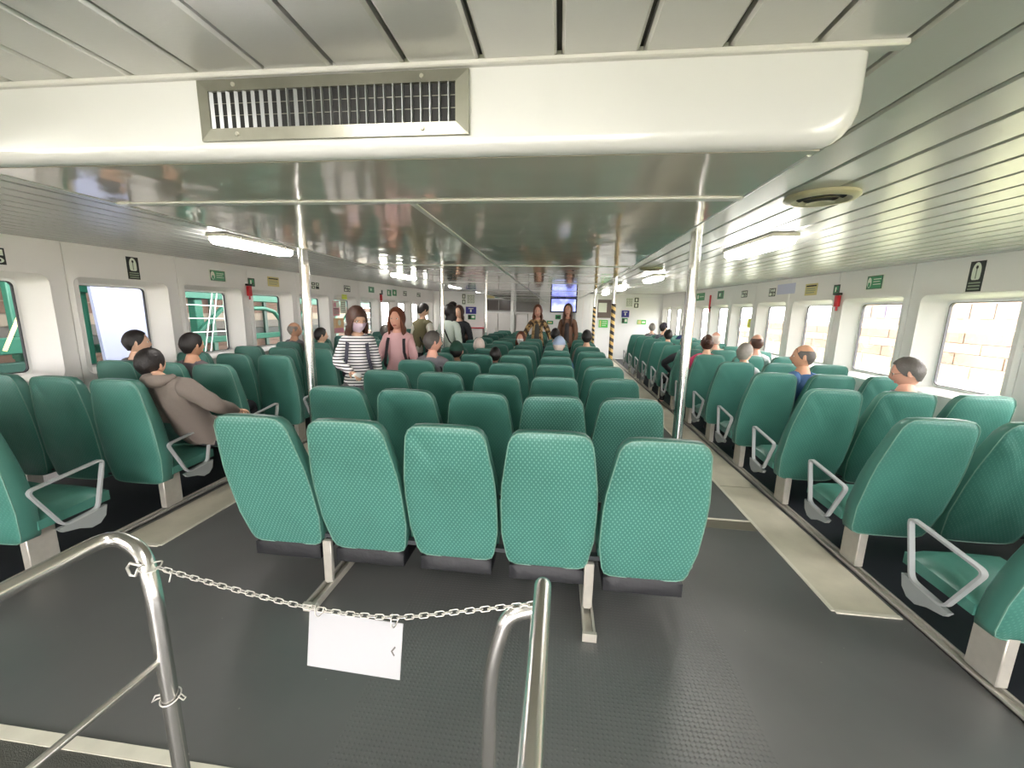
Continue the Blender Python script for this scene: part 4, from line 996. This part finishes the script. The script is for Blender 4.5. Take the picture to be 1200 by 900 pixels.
def cap_obj(parent, M, m, brim=True, name='cap', low=4, flat=1.165):
    bm = bmesh.new(); NL = 32; R_ = []
    for i in range(9):
        e = math.radians(90 - (90 - low) * i / 8)
        R_.append([bm.verts.new(M @ (head_point(sph(2 * math.pi * j / NL, e)) * (flat + .01 * (i > 6)))) for j in range(NL)])
    for A, B in zip(R_, R_[1:]):
        for j in range(NL): bm.faces.new((A[j], B[j], B[(j + 1) % NL], A[(j + 1) % NL]))
    bmesh.ops.remove_doubles(bm, verts=bm.verts, dist=.0005)
    if brim:
        A, B = [], []
        for j in range(13):
            a = math.radians(-60 + 120 * j / 12); p = head_point(sph(a, math.radians(low))) * (flat + .005)
            A.append(bm.verts.new(M @ p)); B.append(bm.verts.new(M @ (p + Vector((math.sin(a) * .02, .065 * math.cos(a * .8), -.012)))))
        for j in range(12): bm.faces.new((A[j], A[j + 1], B[j + 1], B[j]))
    return new_obj(name, bm_mesh(bm, name, True, 60), m, parent)
def seg_dist(p, a, b):
    ab = b - a; t = max(0, min(1, (p - a).dot(ab) / max(1e-9, ab.dot(ab)))); return (p - a - ab * t).length
M_EYEW = mat('eye white', 'EFEAE4', rough=.3); M_IRIS = mat('dark iris', '1C1210', rough=.3); M_LIP = mat('lips', 'B5655C', rough=.5)
SKINS = {k: mat('skin ' + k, c, rough=.5) for k, c in (('fair', 'E3B79B'), ('warm', 'D19E80'), ('rosy', 'DFA892'))}
HAIRM = {k: mat('hair ' + k, c, rough=.45, var=.25, vscale=40, bump=.4, bscale=120) for k, c in (('black', '1D1716'), ('brown', '4A2D22'), ('auburn', '6B3A26'), ('grey', '8C857E'), ('dark grey', '524C48'), ('pale', 'E6D5CC'))}
def cloth(name, col, **k): return mat('cloth ' + name, col, rough=.8, bump=.5, bscale=18, **k)
def stripe_mat():
    m = cloth('white and navy stripes', 'ECEBEA'); nt, N, L, b = nodes_of(m); tc = N.new('ShaderNodeTexCoord'); s = N.new('ShaderNodeSeparateXYZ'); L.new(tc.outputs['Object'], s.inputs[0])
    g_ = math_node(nt, 'GREATER_THAN', math_node(nt, 'SINE', math_node(nt, 'MULTIPLY', s.outputs[2], 2 * math.pi / .030)), .25)
    mx = N.new('ShaderNodeMix'); mx.data_type = 'RGBA'; mx.inputs[6].default_value = (*hexc('ECEAE8'), 1); mx.inputs[7].default_value = (*hexc('3A3844'), 1); L.new(g_, mx.inputs[0]); L.new(mx.outputs[2], b.inputs['Base Color']); return m
def camo_mat():
    m = cloth('brown camouflage', '8A6F4E'); nt, N, L, b = nodes_of(m); tc = N.new('ShaderNodeTexCoord'); n = N.new('ShaderNodeTexNoise'); n.inputs['Scale'].default_value = 12; L.new(tc.outputs['Object'], n.inputs['Vector'])
    r = N.new('ShaderNodeValToRGB'); r.color_ramp.interpolation = 'CONSTANT'; e = r.color_ramp.elements; e[0].color = (*hexc('4A3B2C'), 1); e[1].position = .45; e[1].color = (*hexc('9C7C50'), 1)
    x = e.new(.56); x.color = (*hexc('C8A878'), 1); L.new(n.outputs[0], r.inputs[0]); L.new(r.outputs[0], b.inputs['Base Color']); return m
def add_hand(bm, w, dirv, palm_n, side, curl=.5, sc=1.0):
    """w wrist, dirv towards the fingertips, palm_n out of the palm, side = +1 when the thumb lies towards dirv x palm_n"""
    dirv = dirv.normalized(); sd = dirv.cross(palm_n).normalized() * side; pn = palm_n - dirv * palm_n.dot(dirv); pn.normalize()
    c0 = w + dirv * .045 * sc
    Mx = Matrix((sd, dirv, pn)).transposed().to_4x4(); Mx.translation = c0
    r = bmesh.ops.create_uvsphere(bm, u_segments=10, v_segments=8, radius=1, matrix=Mx @ Matrix.Diagonal((.038 * sc, .052 * sc, .016 * sc, 1)))
    for f in {f for v in r['verts'] for f in v.link_faces}: f.smooth = True
    for i, (off, ln_) in enumerate(((.028, .066), (.010, .074), (-.009, .069), (-.027, .054))):
        p = c0 + sd * off * sc + dirv * .036 * sc; pts = [p]; d = dirv.copy()
        for j, fr in enumerate((.42, .32, .26)):
            ang = curl * (.5 + .55 * j); dd = (dirv * math.cos(ang) + pn * math.sin(ang)); p = p + dd * ln_ * fr * sc; pts.append(p)
        add_tube(bm, pts, .008, 6, radii=[.0085 * sc, .0082 * sc, .0075 * sc, .0055 * sc])
    p = c0 + sd * .030 * sc - dirv * .018 * sc
    pts = [p, p + (sd * .8 + dirv * .5 + pn * .2) * .026 * sc, p + (sd * .95 + dirv * 1.15 + pn * .5) * .030 * sc + dirv * .008, p + (sd * .95 + dirv * 1.9 + pn * .9) * .032 * sc]
    add_tube(bm, pts, .009, 6, radii=[.0105 * sc, .0098 * sc, .0088 * sc, .0062 * sc])
def person(label, x, y, hz, rz=0, pose='sit', hair=('short', 'black', 0), skin='fair', top='3A3A3F', topname='dark', bottom='2B2B30', head=(0, 0), hyaw=0, hpitch=0, hroll=0, lean=(0, 0), arms=None, topmat=None, sleeve=True, extras=(), py=None, sc=1.0, seatz=.50, sw=1.0, updx=0, bulk=1.0):
    """x, y: place of the head centre; hz its height; rz: 0 faces the bow (away from the camera); pelvis sits py ahead of the head"""
    pelv = Vector((head[0], head[1], 0))
    root = thing('person', label, 'person', (x, y, 0), math.radians(rz))
    HC = Vector((0, 0, hz))
    if pose == 'stand':
        s = hz / 1.47; pv = Vector((lean[0], lean[1], .86 * s))
        neck = HC + Vector((0, -.012, -.145)); up = neck + Vector((0, -.008, -.075 * s))
        J = {}
        def sp(t): return pv.lerp(up, t)
        J['pelvis'] = (pv, (.120, .092)); J['waist'] = (sp(.28), (.098, .08)); J['chest'] = (sp(.66), (.118, .094)); J['up'] = (up, (.092, .068)); J['neck'] = (neck + Vector((0, 0, .0)), (.047, .047)); J['hb'] = (HC + Vector((0, -.01, -.06)), (.045, .05))
        ax = .078
        for sd, nm in ((-1, 'l'), (1, 'r')):
            J['hip' + nm] = (pv + Vector((sd * ax, 0, -.07)), (.086, .086)); J['knee' + nm] = (Vector((pv.x + sd * .085, pv.y + .02, .44 * s)), (.055, .055)); J['ank' + nm] = (Vector((pv.x + sd * .09, pv.y - .01, .075)), (.038, .038)); J['toe' + nm] = (Vector((pv.x + sd * .10, pv.y + .13, .038)), (.036, .03))
            J['sh' + nm] = (up + Vector((sd * .145 * s * sw, -.0, .0)), (.05, .05))
    else:
        s = 1.0; py_ = .18 if py is None else py
        pv = Vector((lean[0], py_ + lean[1], seatz)); neck = HC + Vector((updx * .35, -.012, -.145 + abs(updx) * .2)); up = neck + Vector((updx * .65, .0, -.07 + abs(updx) * .1))
        J = {}
        def sp(t): return pv.lerp(up, t)
        J['pelvis'] = (pv, (.125 * bulk, .09)); J['waist'] = (sp(.3), (.105 * bulk, .085 * bulk)); J['chest'] = (sp(.68), (.118 * bulk, .09 * bulk)); J['up'] = (up, (.092, .066)); J['neck'] = (neck, (.047, .047)); J['hb'] = (HC + Vector((0, -.01, -.06)), (.045, .05))
        for sd, nm in ((-1, 'l'), (1, 'r')):
            J['hip' + nm] = (pv + Vector((sd * .085, .06, -.01)), (.08, .08)); J['knee' + nm] = (pv + Vector((sd * .10, .37, .0)), (.056, .056)); J['ank' + nm] = (Vector((pv.x + sd * .10, pv.y + .36, .08)), (.038, .038)); J['toe' + nm] = (Vector((pv.x + sd * .11, pv.y + .48, .038)), (.036, .03))
            J['sh' + nm] = (up + Vector((sd * .14 * sw, 0, -.02 * abs(updx) * 5)), (.05 * bulk, .05 * bulk))
    for i, (sd, nm) in enumerate(((-1, 'l'), (1, 'r'))):
        shp = J['sh' + nm][0]
        if arms and arms[i]: el, wr = Vector(arms[i][0]), Vector(arms[i][1])
        elif pose == 'stand': el, wr = shp + Vector((sd * .06, -.02, -.26 * s)), shp + Vector((sd * .07, .05, -.47 * s))
        else: el, wr = shp + Vector((sd * .055, .02, -.25)), pv + Vector((sd * .07, .22, .09))
        J['el' + nm] = (el, (.038 * bulk, .038 * bulk)); J['wr' + nm] = (wr, (.026, .026))
    E_ = [('pelvis', 'waist', 'torso'), ('waist', 'chest', 'torso'), ('chest', 'up', 'torso'), ('up', 'neck', 'neck'), ('neck', 'hb', 'neck')]
    for nm in 'lr': E_ += [('up', 'sh' + nm, 'torso'), ('sh' + nm, 'el' + nm, 'arm'), ('el' + nm, 'wr' + nm, 'fore'), ('pelvis', 'hip' + nm, 'hips'), ('hip' + nm, 'knee' + nm, 'leg'), ('knee' + nm, 'ank' + nm, 'leg'), ('ank' + nm, 'toe' + nm, 'foot')]
    names = list(J); idx = {n: i for i, n in enumerate(names)}
    me = bpy.data.meshes.new('skel'); me.from_pydata([tuple(J[n][0]) for n in names], [(idx[a], idx[b]) for a, b, _ in E_], [])
    ob = bpy.data.objects.new('skel', me); C.objects.link(ob)
    ob.modifiers.new('s', 'SKIN'); me.skin_vertices if hasattr(me, 'skin_vertices') else None
    if not me.skin_vertices: bpy.context.view_layer.update()
    SV = me.skin_vertices[0].data
    for n in names: SV[idx[n]].radius = J[n][1]; SV[idx[n]].use_root = (n == 'pelvis')
    sm = ob.modifiers.new('u', 'SUBSURF'); sm.levels = 1 if hz * 0 + y > 5.2 else 2; sm.render_levels = sm.levels
    dg = bpy.context.evaluated_depsgraph_get(); ev = ob.evaluated_get(dg); bme = bpy.data.meshes.new_from_object(ev)
    bpy.data.objects.remove(ob)
    co = [v.co.copy() for v in bme.vertices]; no = [v.normal.copy() for v in bme.vertices]; polys = [tuple(p.vertices) for p in bme.polygons]
    segs = [(J[a][0], J[b][0], t, min(J[a][1][0], J[b][1][0])) for a, b, t in E_]
    cls = []
    for p in co: cls.append(min(segs, key=lambda q: seg_dist(p, q[0], q[1]) - q[3] * .6)[2])
    HM = Matrix.Translation(HC) @ Matrix.Rotation(math.radians(hyaw), 4, 'Z') @ Matrix.Rotation(math.radians(hpitch), 4, 'X') @ Matrix.Rotation(math.radians(hroll), 4, 'Y') @ Matrix.Scale(1.02 * sc, 4)
    bm = bmesh.new(); V = [bm.verts.new(p) for p in co]
    for p in polys:
        f = bm.faces.new([V[i] for i in p]); f.smooth = True
    add_head(bm, HM)
    for i, nm in enumerate('lr'):
        w_, e_ = J['wr' + nm][0], J['el' + nm][0]; dv = (w_ - e_).normalized(); sdv = 1 if nm == 'l' else -1
        pnv = Vector((-sdv * -.9 if 0 else (.9 if nm == 'l' else -.9), .1, -.25)) if pose == 'stand' and not (arms and arms[i]) else Vector((0, .25, -1))
        add_hand(bm, w_, dv, pnv, (1 if nm == 'l' else -1) * (-1 if pnv.z > -.5 else 1), .55 if pose == 'stand' else .8)
    bme2 = bpy.data.meshes.new('body'); bm.to_mesh(bme2); bm.free()
    for m_ in (SKINS[skin], M_EYEW, M_IRIS, M_LIP): bme2.materials.append(m_)
    body = bpy.data.objects.new('body', bme2); C.objects.link(body); body.parent = root
    def garment(name, classes, off, m, zmin=None, zmax=None, wr=.004, side=0, sx=0):
        b_ = bmesh.new(); mp = {}
        def vtx(i):
            if i not in mp:
                nz = noise.noise(co[i] * 14) * wr + noise.noise(Vector((co[i].x * 5, co[i].y * 5, co[i].z * 22))) * wr
                mp[i] = b_.verts.new(co[i] + no[i] * (off + nz))
            return mp[i]
        for p in polys:
            if all(cls[i] in classes for i in p) or (sum(cls[i] in classes for i in p) >= 3 and len(p) == 4):
                c_ = sum(co[i].z for i in p) / len(p)
                if side and (sum(co[i].x for i in p) / len(p) - sx) * side < 0: continue
                if (zmin is None or c_ > zmin) and (zmax is None or c_ < zmax): b_.faces.new([vtx(i) for i in p])
        if not len(b_.faces): b_.free(); return None
        # hems: fold the open edges inwards
        ed = [e for e in b_.edges if len(e.link_faces) == 1]
        r = bmesh.ops.extrude_edge_only(b_, edges=ed)
        b_.verts.index_update()
        inv = {v: i for i, v in mp.items()}
        for v in [g_ for g_ in r['geom'] if isinstance(g_, bmesh.types.BMVert)]:
            # nearest source vertex supplies the inward direction
            src = min((q for q in (e.other_vert(v) for e in v.link_edges) if q in inv), key=lambda q: (q.co - v.co).length, default=None)
            if src is not None: v.co = co[inv[src]] + no[inv[src]] * (-.002)
        me_ = bpy.data.meshes.new(name); b_.to_mesh(me_); b_.free(); smooth(me_, 70); return new_obj(name, me_, m, root)
    tm = topmat or cloth(topname, top)
    if pose == 'stand':
        garment('trousers', ('hips', 'leg', 'torso'), .008, cloth('trousers ' + bottom, bottom), zmax=pv.z + .05)
        garment('top', ('torso', 'hips', 'arm') + (('fore',) if sleeve else ()), .016, tm, zmin=pv.z - .06, wr=.006)
    else:
        garment('trousers', ('hips', 'leg', 'torso'), .007, cloth('trousers ' + bottom, bottom), zmax=pv.z + .07)
        garment('top', ('torso', 'arm', 'hips') + (('fore',) if sleeve else ()), .015, tm, zmin=pv.z - .03, wr=.007)
    for sd in (-1, 1): garment('shoe', ('foot',), .007, cloth('shoe black', '1B1B1D'), side=sd * 1.0, sx=pv.x)
    st, hc_, ln_ = hair
    if st: hair_obj(root, HM, st, HAIRM[hc_], ln_, seed=len(label) * .37)
    for e in extras:
        k = e[0]
        if k == 'mask':
            b_ = bmesh.new(); R_ = []
            for i in range(7):
                el_ = math.radians(-2 - 52 * i / 6); R_.append([b_.verts.new(HM @ (head_point(sph(math.radians(-72 + 144 * j / 12), el_)) * 1.07 + Vector((0, .006 * math.cos(math.radians(-72 + 144 * j / 12)), 0)))) for j in range(13)])
            for A, B in zip(R_, R_[1:]):
                for j in range(12): b_.faces.new((A[j], B[j], B[j + 1], A[j + 1]))
            new_obj('face_mask', bm_mesh(b_, 'mask', True, 60), cloth('mask ' + e[1], e[1]), root)
            for s_ in (-1, 1): tube('mask_loop', [HM @ (head_point(sph(s_ * math.radians(72), math.radians(-6))) * 1.07), HM @ Vector((s_ * .086, -.012, .012)), HM @ Vector((s_ * .086, -.02, -.012)), HM @ (head_point(sph(s_ * math.radians(72), math.radians(-40))) * 1.07)], .0012, M_WHITE, root, 5)
        if k == 'glasses':
            b_ = bmesh.new()
            for s_ in (-1, 1):
                c_ = head_point(sph(s_ * .38, .05)) + Vector((0, .014, 0))
                add_tube(b_, [HM @ (c_ + Vector((.021 * math.cos(q), -.004 * abs(math.cos(q)), .015 * math.sin(q)))) for q in [2 * math.pi * j / 14 for j in range(14)]], .0014, 5, closed=True)
                add_tube(b_, [HM @ (c_ + Vector((s_ * .021, 0, .002))), HM @ Vector((s_ * .082, .0, .008)), HM @ Vector((s_ * .082, -.02, -.004))], .0014, 5)
            c_ = head_point(sph(.38, .05)); add_tube(b_, [HM @ Vector((-.012, c_.y + .014, c_.z)), HM @ Vector((.012, c_.y + .014, c_.z))], .0014, 5)
            new_obj('glasses', bm_mesh(b_, 'glasses', True, 60), M_SK, root)
        if k == 'cap': cap_obj(root, HM, cloth('cap ' + e[1], e[1]), brim=e[2])
        if k == 'straps':
            shl = J['shl'][0]
            for sd in (-1, 1):
                u_ = up + Vector((sd * .085, 0, 0))
                p_ = [u_ + Vector((0, -.10, -.10)), u_ + Vector((0, -.05, .055)), u_ + Vector((0, .03, .062)), u_ + Vector((sd * .01, .105, -.04)), u_ + Vector((sd * .02, .132, -.16)), u_ + Vector((sd * .05, .10, -.30)), u_ + Vector((sd * .06, .0, -.36))]
                b_ = bmesh.new(); pp = []
                for i in range(len(p_) - 1):
                    for j in range(3): pp.append(p_[i].lerp(p_[i + 1], j / 3))
                pp.append(p_[-1]); add_flat_loop(b_, pp, (.034, 0, 0), .006, closed=False); new_obj('backpack_strap', bm_mesh(b_, 'strap'), cloth('strap ' + e[1], e[1]), root)
            b_ = bmesh.new(); add_box(b_, -.13, .13, up.y - .24, up.y - .11, up.z - .36, up.z + .02, .04, 3); new_obj('backpack', bm_mesh(b_, 'backpack', True, 50), cloth('strap ' + e[1], e[1]), root)
        if k == 'crossbag':
            p_ = [up + Vector((-.10, .02, .05)), up + Vector((-.02, -.10, -.10)), up + Vector((.08, -.12, -.26)), up + Vector((.15, -.06, -.36))]
            tube('bag_strap', p_, .012, cloth('bag ' + e[1], e[1]), root, 8)
            b_ = bmesh.new(); add_box(b_, .13, .24, -.12, .10, up.z - .52, up.z - .33, .025, 2); new_obj('shoulder_bag', bm_mesh(b_, 'bag', True, 50), cloth('bag ' + e[1], e[1]), root)
        if k == 'hood':
            b_ = bmesh.new(); pts = [neck.lerp(up, .4) + Vector((.095 * math.sin(a), -.02 - .075 * math.cos(a) * (1 if math.cos(a) > 0 else .5), .03 - .02 * math.cos(a))) for a in [math.radians(q) for q in range(-130, 131, 20)]]
            add_tube(b_, pts, .03, 10, radii=[.016 + .032 * math.sin(math.pi * i / (len(pts) - 1)) for i in range(len(pts))])
            for v in b_.verts: v.co += Vector((1, 1, 1)) * .006 * noise.noise(v.co * 25)
            new_obj('hood', bm_mesh(b_, 'hood', True, 80), tm, root)
        if k == 'vest':
            garment('vest', ('torso',), .026, cloth(e[1], e[2]), zmin=pv.z + .0)
        if k == 'open_shirt':   # inner shirt panel between open jacket fronts
            b_ = bmesh.new(); R_ = []
            for i in range(9):
                t_ = i / 8; c_ = pv.lerp(up, .05 + .93 * t_); R_.append([b_.verts.new(c_ + Vector((xx * (1 - .3 * t_), .118 + .012 * math.sin(3.1 * t_) - abs(xx) * .35 - (.03 if i == 8 else 0), 0))) for xx in (-.055, -.03, 0, .03, .055)])
            for A, B in zip(R_, R_[1:]):
                for j in range(4): b_.faces.new((A[j], A[j + 1], B[j + 1], B[j]))
            new_obj('shirt_front', bm_mesh(b_, 'shirt', True, 60), cloth('inner ' + e[1], e[1]), root)
        if k == 'held_cloth':
            wv = J['wr' + e[1]][0] + (J['wr' + e[1]][0] - J['el' + e[1]][0]).normalized() * .09
            b_ = bmesh.new(); r = bmesh.ops.create_uvsphere(b_, u_segments=10, v_segments=8, radius=.035, matrix=Matrix.Translation(wv + Vector((0, .012, 0))) @ Matrix.Diagonal((1.3, .6, .8, 1)))
            for v in r['verts']: v.co += Vector((noise.noise(v.co * 40), noise.noise(v.co * 50), noise.noise(v.co * 45))) * .012
            o = new_obj('held_tissue', bm_mesh(b_, 'tissue', True, 80), M_WHITE, root)
    return root
# -- left block
person('seated man with short dark hair by the second left window, in profile', -4.03, 3.43, 1.20, hair=('short', 'black', 0), skin='fair', topname='plain grey', top='77757A', hyaw=-42, bottom='33353A')
person('seated man in taupe hooded jacket leaning back over the left aisle seat, seen from behind', -3.04, 2.67, 1.125, rz=-8, hair=('short', 'black', 0), skin='fair', topname='taupe jacket', top='7F746C', hyaw=6, hpitch=14, hroll=8, lean=(.12, .02), updx=.23, sw=1.1, bulk=1.2, bottom='26282E', arms=(None, ((.53, .05, .83), (.38, .33, .72))), extras=(('hood',),))
person('seated man with short dark hair and mauve-grey top beside the third left window', -3.46, 3.45, 1.19, hair=('short', 'black', 0), skin='warm', topname='mauve grey', top='6E6468', hyaw=-16, lean=(.0, .0), bottom='2D2D33')
person('seated grey-haired man half hidden behind the left pole', -4.07, 5.85, 1.215, hair=('bald', 'grey', 0), skin='warm', topname='plain grey', top='77757A', hyaw=-60)
person('seated dark-haired man just right of the left pole', -3.64, 5.85, 1.145, hair=('short', 'black', 0), skin='fair', topname='slate', top='4B5058', hyaw=-45)
person('seated person with dark hair between the masked woman and the woman in pink', -2.95, 6.65, 1.18, hair=('short', 'dark grey', 0), topname='slate', top='4B5058')
# -- standing
person('standing woman in black and white striped top, pink face mask and dark backpack', -2.04, 3.92, 1.452, rz=203, pose='stand', hair=('bob', 'brown', .105), skin='fair', topmat=stripe_mat(), bottom='6F6C70', hyaw=28, hpitch=-12,
       sw=.84, sc=1.12, arms=(None, ((.205, .03, 1.02), (.05, .22, .95))), extras=(('mask', 'EBD3E4'), ('glasses',), ('straps', '3B3A48'), ('held_cloth', 'r')), lean=(0, .02))
person('standing woman in pale pink hooded top with black backpack straps and wavy hair', -1.90, 4.62, 1.452, rz=186, pose='stand', hair=('long', 'auburn', .14), skin='rosy', topname='pale pink', top='E0B3B4', bottom='2A2226', hyaw=-4,
       sw=.88, sc=1.1, arms=(None, ((.21, .04, 1.0), (.19, .24, .95))), extras=(('straps', '2A2428'),))
person('standing man in olive vest over pale sleeves, back turned, black shoulder bag', -2.24, 6.55, 1.555, rz=-25, pose='stand', hair=('short', 'black', 0), topname='pale sleeve', top='D5D3C6', bottom='2C2E33', hpitch=-18, hyaw=-20, lean=(-.10, -.12), extras=(('vest', 'olive vest', '6B6446'), ('crossbag', '1E1C1E')))
person('standing woman with long dark hair and pale green jacket partly behind the pole', -1.84, 6.75, 1.545, rz=-20, pose='stand', hair=('long', 'black', .24), topname='pale green', top='CBD6CB', bottom='23242A', hyaw=-30, extras=(('crossbag', '17161A'),))
person('standing man in navy top behind the pole, facing right', -2.04, 7.7, 1.61, rz=-70, pose='stand', hair=('short', 'black', 0), topname='navy', top='2C3C6B', bottom='23242A')
person('standing woman in black jacket over teal shirt with white strap', -1.80, 7.25, 1.535, rz=170, pose='stand', hair=('long', 'brown', .10), topname='black jacket', top='222428', bottom='1E1F24', extras=(('open_shirt', '6FA79F'),))
person('standing woman in brown camouflage jacket at the far end, leaning on the seats', -.43, 8.35, 1.58, rz=178, pose='stand', hair=('long', 'auburn', .14), topmat=camo_mat(), bottom='2B2A2C', arms=(((-.24, .0, 1.15), (-.30, .14, .95)), ((.24, .0, 1.15), (.30, .14, .95))), extras=(('open_shirt', '4C4B45'), ('glasses',)), skin='rosy', sw=.86, sc=1.1)
person('standing woman in open brown jacket with very long hair below the screen', .185, 8.35, 1.61, rz=172, pose='stand', hair=('long', 'brown', .26), topname='brown jacket', top='7B5A48', bottom='2B2A2C', extras=(('open_shirt', '3B3436'),), skin='rosy', hpitch=8, sw=.82, sc=1.1, arms=(((-.175, -.03, 1.12), (-.15, .06, .93)), ((.175, -.03, 1.12), (.15, .06, .93))))
# -- centre block
person('seated man with grey-brown hair in the centre block just behind the woman in pink', -1.35, 4.24, 1.225, hair=('short', 'dark grey', 0), skin='rosy', topname='plain grey', top='77757A', hyaw=-55, py=.12)
person('seated person in dark green cap sunk low in the centre block', -1.28, 5.0, 1.06, hair=('short', 'black', 0), topname='deep green', top='1F4A3C', extras=(('cap', '1C4436', False),), seatz=.47)  # head dome and top are both coloured dark green
person('seated person with brown hair low in the far left of the centre block', -1.70, 7.33, 1.09, hair=('short', 'brown', 0), topname='plain grey', top='77757A')
person('seated person with pale pinkish hair in the centre block', -1.15, 5.82, 1.06, hair=('short', 'pale', 0), skin='rosy', topname='pale pink', top='E0B3B4', seatz=.47)
person('small seated child with black hair in the middle of the centre block', -.78, 5.0, 1.02, hair=('short', 'black', 0), skin='rosy', topname='pale pink', top='E0B3B4', sc=.86, seatz=.47)
person('seated woman with brown hair and white mask looking back towards the camera', -.67, 7.32, 1.09, hair=('part', 'auburn', .10), skin='rosy', topname='pale green', top='CBD6CB', hyaw=172, extras=(('mask', 'F0EEEA'),), seatz=.47)
person('seated man with black hair in front of the screen, centre block', -.05, 7.33, 1.17, hair=('short', 'black', 0), topname='slate', top='4B5058')
person('seated person in pale blue cap and blue jacket, second column from the right', .02, 5.78, 1.11, hair=('short', 'pale', 0), topname='bright blue', top='4C6FB8', extras=(('cap', 'A9BBD8', True),), hyaw=-20, seatz=.48)
person('seated man with thick dark hair near the hazard-taped pole', .46, 6.56, 1.185, hair=('short', 'black', 0), topname='beige', top='B9AC98')
# -- right block
person('seated grey-haired person at the far end of the right block', 2.45, 11.0, 1.22, hair=('short', 'grey', 0), topname='plain grey', top='77757A')
person('seated person in dark cap far down the right block', 2.52, 10.1, 1.25, hair=('short', 'black', 0), topname='slate', top='4B5058', extras=(('cap', '2A2430', True),), hyaw=-60, hroll=0)
person('seated dark-haired person far down the right block, near the window', 3.02, 10.1, 1.24, hair=('short', 'dark grey', 0), topname='navy', top='2C3C6B')
person('seated dark-haired person in the aisle seat far down the right block', 2.20, 8.42, 1.16, hair=('short', 'black', 0), topname='black jacket', top='222428')
person('seated person in black leaning into the right aisle, left of the near pole', 2.04, 6.72, 1.13, hair=('short', 'black', 0), topname='black jacket', top='222428', lean=(-.06, -.02), arms=(((-.30, .10, .78), (-.12, .30, .62)), None))
person('seated woman in bright pink top with dark hair in a bun, right of the pole', 2.07, 5.88, 1.185, hair=('bun', 'brown', 0), topname='bright pink', top='D1406A', hyaw=-12, lean=(-.04, 0), arms=(((-.29, .08, .76), (-.12, .30, .64)), None))
person('seated man with grey hair in the right block, looking right', 2.21, 5.04, 1.14, hair=('short', 'grey', 0), skin='fair', topname='white shirt', top='D8DADB', hyaw=-50)
person('seated bald man by the window with reddish scalp, right block', 2.72, 5.88, 1.21, hair=('bald', 'brown', 0), skin='rosy', topname='white shirt', top='D8DADB')
person('seated bald pink-headed person beyond the woman in pink', 2.50, 6.73, 1.20, hair=('bald', 'pale', 0), skin='rosy', topname='beige', top='B9AC98')
person('seated balding man in blue shirt looking left, third row of the right block', 2.39, 4.2, 1.19, rz=15, hair=('bald', 'dark grey', 0), skin='warm', topname='mid blue', top='3F6390', hyaw=50)
person('seated man in glasses and grey shirt looking down by the nearest right window', 2.70, 3.40, 1.165, rz=10, hair=('short', 'dark grey', 0), skin='rosy', topname='light mauve grey', top='8D8A96', hyaw=48, hpitch=-14, extras=(('glasses',),), lean=(.06, 0))
